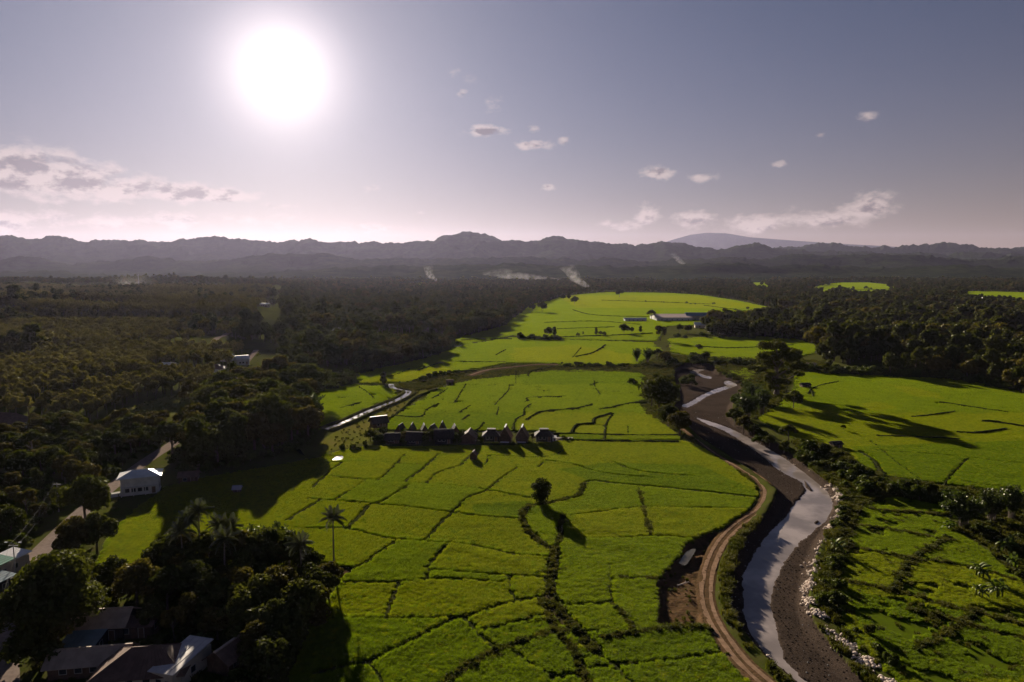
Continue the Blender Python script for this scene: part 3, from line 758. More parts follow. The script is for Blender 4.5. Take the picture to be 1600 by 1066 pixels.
MAIN = [(-900, 372), (-300, 366), (0, 371), (25, 367), (60, 376), (95, 371), (140, 379), (180, 377), (225, 374), (255, 381), (290, 376), (320, 374), (350, 371), (395, 376), (440, 378), (490, 374), (520, 380), (560, 379), (600, 381), (640, 378), (675, 376), (700, 369), (735, 363), (760, 367), (785, 376), (830, 378), (865, 370), (900, 374), (945, 379), (990, 382), (1035, 376), (1065, 382), (1080, 387), (1130, 388), (1180, 380), (1205, 389), (1260, 393), (1400, 396), (1700, 398), (2500, 398)]
RIGHT = [(-900, 409), (1100, 404), (1150, 396), (1200, 388), (1250, 384), (1300, 382), (1345, 387), (1380, 385), (1420, 386), (1445, 381), (1475, 380), (1520, 386), (1560, 388), (1600, 388), (1800, 380), (2500, 386)]
MID = [(-900, 404), (-100, 398), (0, 410), (20, 402), (45, 400), (80, 408), (120, 414), (190, 408), (240, 402), (300, 408), (360, 405), (430, 396), (500, 398), (560, 406), (640, 404), (720, 406), (790, 402), (830, 400), (900, 408), (960, 404), (1020, 409), (1100, 403), (1180, 405), (1240, 398), (1290, 400), (1380, 396), (1420, 398), (1500, 406), (1600, 402), (2500, 400)]
LOW = [(-900, 420), (0, 428), (60, 424), (130, 426), (180, 430), (260, 428), (400, 426), (470, 422), (560, 418), (640, 415), (740, 413), (820, 412), (900, 416), (1000, 418), (1100, 412), (1180, 414), (1280, 416), (1380, 418), (1500, 416), (1600, 417), (2500, 418)]
DIST = [(-900, 412), (940, 408), (1000, 390), (1050, 374), (1075, 367), (1100, 364), (1130, 365), (1165, 371), (1230, 376), (1300, 381), (1380, 385), (1460, 392), (1600, 405), (2500, 410)]
ridge('hills', 'main range of wooded hills along the skyline', MAIN, 4600, 8200, 3.3, 1.0, 0, 1.5)
ridge('hills', 'wooded range on the right of the skyline', RIGHT, 6400, 10500, 8.1, 1.1, 0, 1.5)
ridge('hills', 'lower wooded hills in front of the main range', MID, 3600, 5400, 5.7, .8, 0, 2.0)
ridge('hills', 'low wooded foothills behind the valley floor', LOW, 2500, 3900, 1.9, 0.2, 0, 3.0)
ridge('mountain', 'pale distant mountain beyond the right-hand hills', DIST, 18500, 21000, 6.2, 0.0, 0, 6)

# ------------------------------------------------------------------ vegetation prototypes
def leaf_quads(C, D, size, aspect=1.5, r=None):
    """one small quad per leaf clump: centres C, facing directions D"""
    r = r or rng
    n = len(C)
    D = D + r.normal(0, .55, D.shape); D /= np.linalg.norm(D, axis=1)[:, None]
    A = np.cross(D, r.normal(0, 1, D.shape)); A /= np.linalg.norm(A, axis=1)[:, None]
    B = np.cross(D, A)
    s = (size * r.uniform(.6, 1.35, n))[:, None]
    A = A * s * aspect * .5; B = B * s * .5
    v = np.stack([C - A, C + B * .9 - A * .1, C + A, C - B * .9 + A * .1], 1).reshape(-1, 3)
    f = np.arange(4 * n).reshape(n, 4)
    return v, f

def crown(seed, R, Hc, z0, nlobe, nleaf, size, shape='round', flat=0.8):
    """leaf clumps gathered into lobes with gaps between them"""
    r = np.random.default_rng(seed)
    L = []
    for k in range(nlobe):
        if shape == 'round':
            a = r.uniform(0, 2 * math.pi); t = r.uniform(-.5, 1.0); q = math.sqrt(max(0, 1 - t * t)) * r.uniform(.35, .85)
            L.append((math.cos(a) * q * R, math.sin(a) * q * R, z0 + Hc * (.5 + .45 * t * .85), R * r.uniform(.28, .48)))
        elif shape == 'cone':
            t = r.uniform(0, 1); a = r.uniform(0, 2 * math.pi); q = (1 - t) * .75 + .08
            L.append((math.cos(a) * q * R, math.sin(a) * q * R, z0 + Hc * t * .95, R * (.22 + .22 * (1 - t))))
        elif shape == 'umbrella':
            a = r.uniform(0, 2 * math.pi); q = math.sqrt(r.uniform(0, 1)) * .85
            L.append((math.cos(a) * q * R, math.sin(a) * q * R, z0 + Hc * (.95 - .55 * q * q) * r.uniform(.75, 1.05), R * r.uniform(.2, .34)))
        elif shape == 'column':
            a = r.uniform(0, 2 * math.pi); t = r.uniform(0, 1); q = r.uniform(.1, .6) * math.sin(math.pi * (.15 + .75 * t))
            L.append((math.cos(a) * q * R, math.sin(a) * q * R, z0 + Hc * t, R * r.uniform(.3, .5)))
    L = np.array(L)
    w = L[:, 3] ** 2; w /= w.sum()
    k = r.choice(len(L), nleaf, p=w)
    d = r.normal(0, 1, (nleaf, 3)); d[:, 2] += .35; d /= np.linalg.norm(d, axis=1)[:, None]
    rad = L[k, 3] * np.where(r.random(nleaf) < .75, r.uniform(.8, 1.08, nleaf), r.uniform(.2, .8, nleaf))
    C = L[k, :3] + d * rad[:, None] * np.array([1, 1, flat])
    return leaf_quads(C, d, size, r=r), L

def trunk_mb(seed, h, r0, L, n_limb=5, lean=.3, mi=0, sides=7):
    r = random.Random(seed)
    mb = MB()
    tx, ty = r.uniform(-lean, lean), r.uniform(-lean, lean)
    pts = [(0, 0, -.6), (tx * .2, ty * .2, h * .3), (tx * .7, ty * .7, h * .65), (tx, ty, h)]
    mb.tube(pts, [r0 * 1.25, r0, r0 * .8, r0 * .55], sides, mi)
    idx_ = sorted(range(len(L)), key=lambda i: -L[i][3])[:n_limb]
    for i in idx_:
        c = L[i]
        s = r.uniform(.55, .95)
        a = Vector((tx * s, ty * s, h * s)); b = Vector((c[0], c[1], c[2]))
        m = a.lerp(b, .5) + Vector((0, 0, .08 * (b - a).length))
        mb.tube([a, m, b], [r0 * .42, r0 * .28, r0 * .1], 5, mi)
    return mb

class Proto:
    pass

def broadleaf(name, seed, R, Hc, z0, nlobe, nleaf, size, mat, shape='round', r0=.28, th=None, limb=5, flat=.8):
    p = Proto()
    (v, f), L = crown(seed, R, Hc, z0, nlobe, nleaf, size, shape, flat)
    p.height = z0 + Hc; p.R = R
    p.crown = mesh_from('crown', v, f, [M[mat]])
    tm = trunk_mb(seed, th or z0 + Hc * .45, r0, L, limb)
    p.trunk = tm.mesh('trunk', [M['bark']])
    # joined copy for the far woods
    tv = np.array(tm.v)
    tf = [t for t in tm.f]
    q4 = np.array([t for t in tf if len(t) == 4])
    p.joined = mesh_from(name, np.vstack([v, tv]), np.vstack([f, q4 + len(v)]), [M[mat], M['bark']], np.concatenate([np.zeros(len(f)), np.ones(len(q4))]))
    p.parts = [('trunk', p.trunk, None), ('crown', p.crown, None)]
    return p

NEAR = [broadleaf('tree_a', 21, 4.6, 7.6, 3.0, 15, 3000, .62, 'leaf'),
        broadleaf('tree_b', 22, 5.2, 7.2, 2.6, 18, 3400, .62, 'leaf'),
        broadleaf('tree_c', 23, 4.0, 8.6, 2.6, 14, 2800, .58, 'leaf_warm'),
        broadleaf('tree_d', 24, 4.8, 6.2, 3.4, 16, 2600, .60, 'leaf', 'umbrella'),
        broadleaf('tree_e', 25, 3.6, 9.0, 2.2, 16, 2600, .58, 'leaf', 'column'),
        broadleaf('tree_f', 26, 4.4, 6.6, 2.4, 12, 2600, .62, 'leaf_warm')]
FARP = [broadleaf('far_a', 31, 4.7, 7.4, 2.4, 9, 950, 1.0, 'leaf', limb=2), broadleaf('far_b', 32, 4.2, 8.4, 2.2, 9, 950, 1.0, 'leaf', limb=2),
        broadleaf('far_c', 33, 5.2, 6.6, 2.4, 10, 950, 1.0, 'leaf_warm', limb=2), broadleaf('far_d', 34, 3.6, 9.4, 2.0, 8, 950, 1.0, 'leaf', 'column', limb=2)]
RUBBER = [broadleaf('rubber_a', 41, 3.0, 6.2, 4.0, 7, 700, .8, 'rubber', 'column', r0=.15, limb=2), broadleaf('rubber_b', 42, 3.3, 5.6, 4.2, 7, 700, .8, 'rubber', 'round', r0=.15, limb=2)]
BUSHP = [broadleaf('bush_a', 51, 1.9, 2.3, .1, 8, 900, .36, 'bush', r0=.09, th=1.0, limb=4), broadleaf('bush_b', 52, 2.3, 2.0, .1, 9, 1000, .38, 'bush', r0=.09, th=.9, limb=4),
         broadleaf('bush_c', 53, 1.6, 3.0, .1, 8, 850, .36, 'leaf', r0=.09, th=1.3, limb=4)]
LOWT = [broadleaf('low_a', 71, 3.6, 6.2, .5, 18, 2800, .5, 'leaf', limb=6), broadleaf('low_b', 72, 4.2, 5.6, .4, 20, 3000, .5, 'leaf', limb=6), broadleaf('low_c', 73, 3.2, 6.6, .5, 16, 2600, .5, 'leaf_warm', 'column', limb=6)]
LONE = broadleaf('lone', 97, 4.3, 8.4, 1.4, 12, 2300, .6, 'leaf', 'column', limb=8)
BIG = broadleaf('big', 81, 8.2, 13.0, 3.0, 44, 15000, .62, 'leaf', r0=.5, limb=9)
# the giant tree by the river: several storeys of umbrella foliage with sky between them
def giant():
    p = Proto(); r = np.random.default_rng(77)
    parts = []; lobes = []
    spec = [(-1.0, .5, 25.0, 7.0, 3.2), (6.5, 1.5, 21.5, 5.5, 2.6), (-6.0, -1, 20.5, 5.6, 2.8), (2.5, -4, 20.0, 5.5, 2.6), (9.5, -1, 15.5, 4.6, 2.2), (-9.0, 2, 14.2, 4.4, 2.2), (12.0, 1.0, 10.5, 3.2, 2.4), (0, 4, 16.5, 5.0, 2.6),
            (3.5, 0, 12.0, 3.4, 3.0), (-3.2, 1, 10.5, 3.6, 3.2), (0.5, -1.5, 7.0, 3.8, 3.4), (-1.5, 1.0, 8.0, 3.6, 3.4), (2.5, 0.5, 9.0, 3.4, 3.2), (1.8, 1, 3.8, 2.6, 2.6), (-2.0, 0, 4.5, 2.6, 2.8)]
    spec = [(x * 1.12, y * 1.12, z, rr * 1.25, hh * 1.15) for x, y, z, rr, hh in spec]
    for (x, y, z, rr, hh) in spec:
        for k in range(9):
            a = r.uniform(0, 6.28); q = math.sqrt(r.uniform(0, 1)) * rr * .8
            lobes.append((x + math.cos(a) * q, y + math.sin(a) * q, z + hh * r.uniform(-.35, .6) * (1.1 - q / rr), rr * r.uniform(.24, .42)))
    L = np.array(lobes); n = 17000
    w = L[:, 3] ** 2; k = r.choice(len(L), n, p=w / w.sum())
    d = r.normal(0, 1, (n, 3)); d[:, 2] += .3; d /= np.linalg.norm(d, axis=1)[:, None]
    C = L[k, :3] + d * (L[k, 3] * r.uniform(.5, 1.08, n))[:, None] * np.array([1, 1, .75])
    v, f = leaf_quads(C, d, .75, r=r)
    p.crown = mesh_from('crown', v, f, [M['leaf']])
    mb = MB()
    mb.tube([(0, 0, -1), (.2, 0, 4), (.1, .2, 10), (-.3, .2, 17), (-.6, .4, 24)], [1.7, 1.15, .9, .65, .3], 9)
    for (x, y, z, rr, hh) in spec[:10]:
        s = max(3.0, z - 5.5)
        mb.tube([(0, .1, s), (x * .55, y * .5, (s + z) / 2 + .6), (x, y, z)], [.45, .32, .12], 6)
    p.trunk = mb.mesh('trunk', [M['bark']])
    p.height = 28.0; p.R = 13; p.parts = [('trunk', p.trunk, None), ('crown', p.crown, None)]
    return p
GIANT = giant()

def bamboo(seed, n=46, h=10.5, spread=3.6, droop=1.0, mat='bamboo', leafn=70):
    """clump of culms arching outward, feathery toward the drooping tips"""
    r = np.random.default_rng(seed); p = Proto(); mb = MB(); Cs = []; Ds = []
    for i in range(n):
        a = r.uniform(0, 6.28); q = r.uniform(.1, 1) ** .6; hh = h * r.uniform(.65, 1.05)
        ba = np.array([math.cos(a), math.sin(a)]) * r.uniform(0, .9)
        pts = []
        for t in np.linspace(0, 1, 7):
            o = spread * q * (t ** 2.2) * droop
            zz = hh * (t - .20 * q * max(0, t - .55) ** 1.5 * 3.2)
            pts.append((ba[0] + math.cos(a) * o, ba[1] + math.sin(a) * o, zz))
        mb.tube(pts, [.055, .055, .05, .045, .035, .025, .012], 4, cap=False)
        P = np.array(pts)
        tt = r.uniform(.3, 1, leafn) ** .8
        s = tt * 6; i0 = np.minimum(s.astype(int), 5); fr = (s - i0)[:, None]
        C = P[i0] * (1 - fr) + P[i0 + 1] * fr + r.normal(0, .33, (leafn, 3)) * np.array([1, 1, .8])
        C[:, 2] -= r.uniform(0, .35, leafn)
        Cs.append(C); D = r.normal(0, 1, (leafn, 3)); D[:, 2] = np.abs(D[:, 2]); Ds.append(D)
    C = np.vstack(Cs); D = np.vstack(Ds); D /= np.linalg.norm(D, axis=1)[:, None]
    v, f = leaf_quads(C, D, .42, 2.2, r)
    p.parts = [('culms', mb.mesh('culms', [M['palm_bark']]), None), ('crown', mesh_from('crown', v, f, [M[mat]]), None)]
    p.height = h; p.R = spread
    return p
BAMBOO = [bamboo(61), bamboo(62, 52, 9.5, 4.4), bamboo(63, 40, 11.5, 3.0)]

def frond_mesh(seed, L=3.6, droop=1.0):
    """one palm frond: arching midrib with two rows of leaflets"""
    r = np.random.default_rng(seed); mb = MB(); v = []; f = []
    N = 20; mid = []
    for t in np.linspace(0, 1, N + 1):
        mid.append(Vector((L * (t - .12 * t * t * droop), 0, L * (.55 * t - .95 * droop * t * t) * .75)))
    mb.tube(mid[::4], [.06, .05, .04, .03, .02, .01], 4)
    for i in range(2, N + 1):
        t = i / N
        ll = L * .24 * math.sin(math.pi * (.12 + .82 * t)) + .12
        for s in (-1, 1):
            b = mid[i]; tip = b + Vector((ll * .55, s * ll * .8, -ll * r.uniform(.25, .75)))
            w = Vector((.085, 0, .02))
            mb.add([b - w, b + w, b.lerp(tip, .6) + w, tip, b.lerp(tip, .6) - w], [(0, 1, 2, 3, 4)])
    return mb.mesh('frond', [M['palm']])
FRONDS = [frond_mesh(1, 3.6, .75), frond_mesh(2, 3.4, 1.05), frond_mesh(3, 3.2, 1.45), frond_mesh(4, 3.0, .3)]

def palm_tree(label, px, py, h, seed, s=1.0, lean=.6):
    x, y = G(px, py); r = random.Random(seed)
    root = empty('coconut_palm', (x, y, float(roll(np.array([x]), np.array([y]))[0])), r.uniform(0, 6.28))
    tag(root, label, 'palm tree', 'coconut palms around the compound')
    lx, ly = r.uniform(-lean, lean), r.uniform(-lean, lean)
    mb = MB()
    pts = [(lx * t * t, ly * t * t, -.5 + (h + .5) * t) for t in np.linspace(0, 1, 9)]
    mb.tube(pts, [.24 - .12 * t for t in np.linspace(0, 1, 9)], 8)
    mb.build('trunk', M['palm_bark'], root)
    nf = 22
    for k in range(nf):
        a = k * 2.39996 + r.uniform(-.2, .2); lev = k / nf
        me = FRONDS[3] if lev < .25 else (FRONDS[0] if lev < .5 else (FRONDS[1] if lev < .78 else FRONDS[2]))
        tilt = -1.05 + lev * 1.35 + r.uniform(-.12, .12)
        o = link('frond', me, root, (lx, ly, h - .05 - lev * .25), (r.uniform(-.15, .15), tilt, a), (s * r.uniform(.85, 1.1),) * 3)
    cb = MB()
    for k in range(7):
        a = k * .9; c = Vector((lx + math.cos(a) * .25, ly + math.sin(a) * .25, h - .55 - .12 * (k % 2)))
        cb.tube([c + Vector((0, 0, .14)), c + Vector((0, 0, .05)), c - Vector((0, 0, .06)), c - Vector((0, 0, .14))], [.03, .12, .12, .03], 6)
    cb.build('coconuts', M['bush'], root)
    return root

def banana_leaf(seed, L=2.3, w=.34, droop=1.0):
    mb = MB(); n = 8; r = random.Random(seed); vs_ = []
    for i in range(n + 1):
        t = i / n
        x = L * (t - .25 * t * t * droop); z = L * (.75 * t - .85 * droop * t * t)
        ww = w * math.sin(math.pi * min(1, .08 + .9 * t)) ** .7
        vs_ += [(x, -ww, z - ww * .25), (x, 0, z + .02), (x, ww, z - ww * .25)]
    fs = []
    for i in range(n):
        b = i * 3
        fs += [(b, b + 3, b + 4, b + 1), (b + 1, b + 4, b + 5, b + 2)]
    mb.add(vs_, fs)
    return mb.mesh('leaf', [M['banana']])
BLEAF = [banana_leaf(1), banana_leaf(2, 2.6, .38, .7), banana_leaf(3, 2.0, .32, 1.3)]
def banana(label, px, py, seed, s=1.0, group=None):
    x, y = G(px, py); r = random.Random(seed)
    root = empty('banana_plant', (x, y, 0), r.uniform(0, 6.28), s)
    tag(root, label, 'banana plant', group or 'banana plants')
    mb = MB(); stems = []
    for k in range(3):
        a = k * 2.1 + r.random(); q = .0 if k == 0 else r.uniform(.5, 1.0)
        hh = r.uniform(1.3, 2.4); b = Vector((math.cos(a) * q, math.sin(a) * q, 0)); stems.append((b, hh))
        mb.tube([b - Vector((0, 0, .3)), b + Vector((0, 0, hh * .6)), b + Vector((0, 0, hh))], [.17, .14, .09], 7)
    mb.build('stem', M['bush'], root)
    for b, hh in stems:
        for j in range(7):
            a = j * 2.4 + r.random() * .5
            link('leaf', BLEAF[j % 3], root, (b.x, b.y, hh - .1), (0, -.75 + .18 * j, a), (r.uniform(.75, 1.1),) * 3)
    return root

def plant(name, label, cat, proto, x, y, z, s, rz, group=None, sz=1.0):
    root = empty(name, (x, y, z), rz)
    root.scale = (s, s, s * sz)
    tag(root, label, cat, group)
    for nm, me, _ in proto.parts:
        link(nm, me, root)
    return root

def scatter(name, label, P, rz, sc, ix, protos):
    """one mass of plants: geometry-node instances of the prototypes on points"""
    me = bpy.data.meshes.new(name)
    n = len(P)
    me.vertices.add(n); me.vertices.foreach_set('co', np.asarray(P, np.float32).ravel())
    for nm, typ, arr in (('rz', 'FLOAT', rz), ('sc', 'FLOAT', sc), ('ix', 'INT', ix)):
        at = me.attributes.new(nm, typ, 'POINT')
        at.data.foreach_set('value', np.asarray(arr, np.float32 if typ == 'FLOAT' else np.int32))
    o = link(name, me)
    tag(o, label, kind='stuff')
    c = bpy.data.collections.new('source_' + name)
    for i, pm in enumerate(protos):
        po = bpy.data.objects.new('%s_source_%02d' % (name, i), pm)
        c.objects.link(po)
    ng = bpy.data.node_groups.new('scatter_' + name, 'GeometryNodeTree')
    ng.interface.new_socket('Geometry', in_out='INPUT', socket_type='NodeSocketGeometry')
    ng.interface.new_socket('Geometry', in_out='OUTPUT', socket_type='NodeSocketGeometry')
    gi = ng.nodes.new('NodeGroupInput'); go = ng.nodes.new('NodeGroupOutput')
    ip = ng.nodes.new('GeometryNodeInstanceOnPoints')
    ci = ng.nodes.new('GeometryNodeCollectionInfo'); ci.inputs['Collection'].default_value = c
    ci.inputs['Separate Children'].default_value = True; ci.inputs['Reset Children'].default_value = True
    def attr(nm, dt):
        a = ng.nodes.new('GeometryNodeInputNamedAttribute'); a.data_type = dt; a.inputs['Name'].default_value = nm
        return [s for s in a.outputs if s.enabled and s.name == 'Attribute'][0]
    cx_ = ng.nodes.new('ShaderNodeCombineXYZ')
    L = ng.links.new
    L(attr('rz', 'FLOAT'), cx_.inputs[2])
    L(gi.outputs[0], ip.inputs['Points']); L(ci.outputs[0], ip.inputs['Instance'])
    ip.inputs['Pick Instance'].default_value = True
    L(attr('ix', 'INT'), ip.inputs['Instance Index'])
    L(cx_.outputs[0], ip.inputs['Rotation']); L(attr('sc', 'FLOAT'), ip.inputs['Scale'])
    L(ip.outputs[0], go.inputs[0])
    md = o.modifiers.new('scatter', 'NODES'); md.node_group = ng
    return o

# ------------------------------------------------------------------ rice
def rice_patch(seed, size, ntuft, blades, h, wid, mat):
    r = np.random.default_rng(seed); n = ntuft * blades
    c = np.repeat(r.uniform(-size / 2, size / 2, (ntuft, 2)), blades, 0) + r.normal(0, .07, (n, 2))
    a = r.uniform(0, 6.28, n); hh = h * r.uniform(.7, 1.1, n); ln = r.uniform(.08, .45, n) * h
    d = np.stack([np.cos(a), np.sin(a)], -1); pr = np.stack([-np.sin(a), np.cos(a)], -1) * wid
    z = lambda q: np.asarray(q)[:, None]
    b0 = np.hstack([c - pr * .5, z(np.zeros(n))]); b1 = np.hstack([c + pr * .5, z(np.zeros(n))])
    m0 = np.hstack([c + d * z(ln * .35) - pr * .5, z(hh * .72)]); m1 = np.hstack([c + d * z(ln * .35) + pr * .5, z(hh * .72)])
    t0 = np.hstack([c + d * z(ln * 1.5) - pr * .12, z(hh * .93)]); t1 = np.hstack([c + d * z(ln * 1.5) + pr * .12, z(hh * .93)])
    v = np.stack([b0, b1, m1, m0, t1, t0], 1).reshape(-1, 3)
    b = np.arange(n)[:, None] * 6
    f = np.vstack([b + np.array([[0, 1, 2, 3]]), b + np.array([[3, 2, 4, 5]])])
    return mesh_from('rice_patch', v, f, [M[mat]])

RP = []
for mt in ('rice', 'rice_ripe', 'rice_young'):
    RP += [rice_patch(100, .95, 24, 7, .76, .05, mt), rice_patch(101, .95, 24, 7, .72, .05, mt), rice_patch(102, 5.0, 120, 7, .85, .14, mt), rice_patch(103, 5.0, 120, 7, .85, .14, mt)]
huts_keepout = []      # filled by the buildings: (x, y, radius)

def field_points(poly, sp):
    x0, y0 = poly.min(0); x1, y1 = poly.max(0)
    gx, gy = np.meshgrid(np.arange(x0, x1, sp), np.arange(y0, y1, sp))
    X = gx.ravel() + rng.uniform(-.3, .3, gx.size) * sp; Y = gy.ravel() + rng.uniform(-.3, .3, gx.size) * sp
    m = inside(poly, X, Y)
    return X[m], Y[m]

def keep_rice(X, Y, pad, wgt=1.0):
    k = np.ones(X.shape, bool)
    for pl, g, h, wd in bund_w:
        d = pdist(pl, X, Y, 4.0)
        k &= d > max(g * .72, .33) + pad
    for pl, g in ditch_w:
        k &= pdist(pl, X, Y, 6.0) > g + pad + .15
    k &= pdist(canal_w, X, Y, 8.0) > 4.6 + pad
    k &= pdist(track_w, X, Y, 6.0) > 2.6 + pad
    k &= pdist(mud, X, Y, 9.0) > 5.0 + pad
    for p in PUDDLES:
        k &= ~inside(GP(p, .3), X, Y)
    return k

def plots(poly, X, Y):
    """number of the plot (closed in by bunds) that each point lies in"""
    res = .7
    x0, y0 = poly.min(0); x1, y1 = poly.max(0); y1 = min(y1, 330)
    nx = int((x1 - x0) / res) + 2; ny = int((y1 - y0) / res) + 2
    gx, gy = np.meshgrid(x0 + np.arange(nx) * res, y0 + np.arange(ny) * res, indexing='ij')
    fx, fy = gx.ravel(), gy.ravel()
    m = inside(poly, fx, fy)
    for pl, g, h, wd in bund_w: m &= pdist(pl, fx, fy, 2.0) > .62
    for pl, g in ditch_w: m &= pdist(pl, fx, fy, 2.0) > .7
    m = m.reshape(nx, ny); lab = np.zeros((nx, ny), int); n = 0
    for i in range(0, nx, 6):
        for j in range(0, ny, 6):
            if m[i, j] and not lab[i, j]:
                n += 1; st = [(i, j)]; lab[i, j] = n
                while st:
                    a, b = st.pop()
                    for c, d in ((a + 1, b), (a - 1, b), (a, b + 1), (a, b - 1)):
                        if 0 <= c < nx and 0 <= d < ny and m[c, d] and not lab[c, d]:
                            lab[c, d] = n; st.append((c, d))
    ii = np.clip(((X - x0) / res).astype(int), 0, nx - 1); jj = np.clip(((Y - y0) / res).astype(int), 0, ny - 1)
    return lab[ii, jj], n

def make_rice():
    PX, RZ, SC, IX = [], [], [], []
    for nm, poly in FIELD_W.items():
        for near in (True, False):
            sp = .76 if near else 3.8
            p = poly
            X, Y = field_points(p, sp) if (near and p[:, 1].min() < 330) or (not near and p[:, 1].max() > 310) else (np.zeros(0), np.zeros(0))
            if not len(X):
                continue
            m = (Y < 320) if near else (Y >= 319)
            pxx, pyy = project(X, Y, 0 * X)
            m &= (pxx > -120) & (pxx < 1720) & (pyy < 1130)
            X = X[m]; Y = Y[m]
            if not len(X): continue
            k = keep_rice(X, Y, .22 if near else .7)
            if not near and poly[:, 1].max() < 900:
                k &= pdist(poly, X, Y, 6, True) > 1.8
            if nm == 'riverside':     # patchy, weedy stand with bare spots
                k &= fbm(X / 6, Y / 6, 3) > .40
            X = X[k]; Y = Y[k]
            t = np.zeros(len(X), int)
            for q in RIPE: t[inside(q, X, Y)] = 1
            for q in YOUNG: t[inside(q, X, Y)] = 2
            hs_ = 1.0
            if near and nm in ('south', 'riverside', 'east', 'north'):
                lab, n = plots(poly, X, Y)
                tone = rng.choice([0, 0, 0, 1, 1, 2], n + 1); tone[0] = 0
                t = np.where(t == 0, tone[lab], t); hs_ = rng.uniform(.84, 1.12, n + 1)[lab]
                mixed = rng.random(len(X)) < .3 * fbm(X / 14, Y / 10, 3)
                t = np.where(mixed, rng.integers(0, 3, len(X)), t)
            ix = t * 4 + (0 if near else 2) + rng.integers(0, 2, len(X))
            PX.append(np.column_stack([X, Y, np.full(len(X), .0)])); RZ.append(rng.uniform(0, 6.28, len(X)))
            SC.append((.80 + .40 * fbm(X / 7, Y / 4, 3)) * rng.uniform(.90, 1.08, len(X)) * hs_); IX.append(ix)
    P = np.vstack(PX)
    print('rice patches', len(P))
    scatter('rice_plants', 'standing green rice filling the paddies', P, np.concatenate(RZ), np.concatenate(SC), np.concatenate(IX), RP)

STONE_LINES = [[(1240, 721), (1264, 738)], [(1288, 757), (1301, 765), (1310, 776), (1313, 788)], [(1311, 800), (1303, 818), (1294, 831)], [(1284, 846), (1278, 862), (1274, 872)], [(1271, 880), (1267, 900), (1260, 925), (1261, 945)],
               [(1262, 940), (1274, 962), (1292, 978)], [(1296, 985), (1310, 1002), (1320, 1010)], [(1312, 1005), (1335, 1022), (1350, 1035)], [(1350, 1035), (1378, 1060), (1420, 1095)], [(1188, 997), (1198, 1018), (1206, 1036)]]
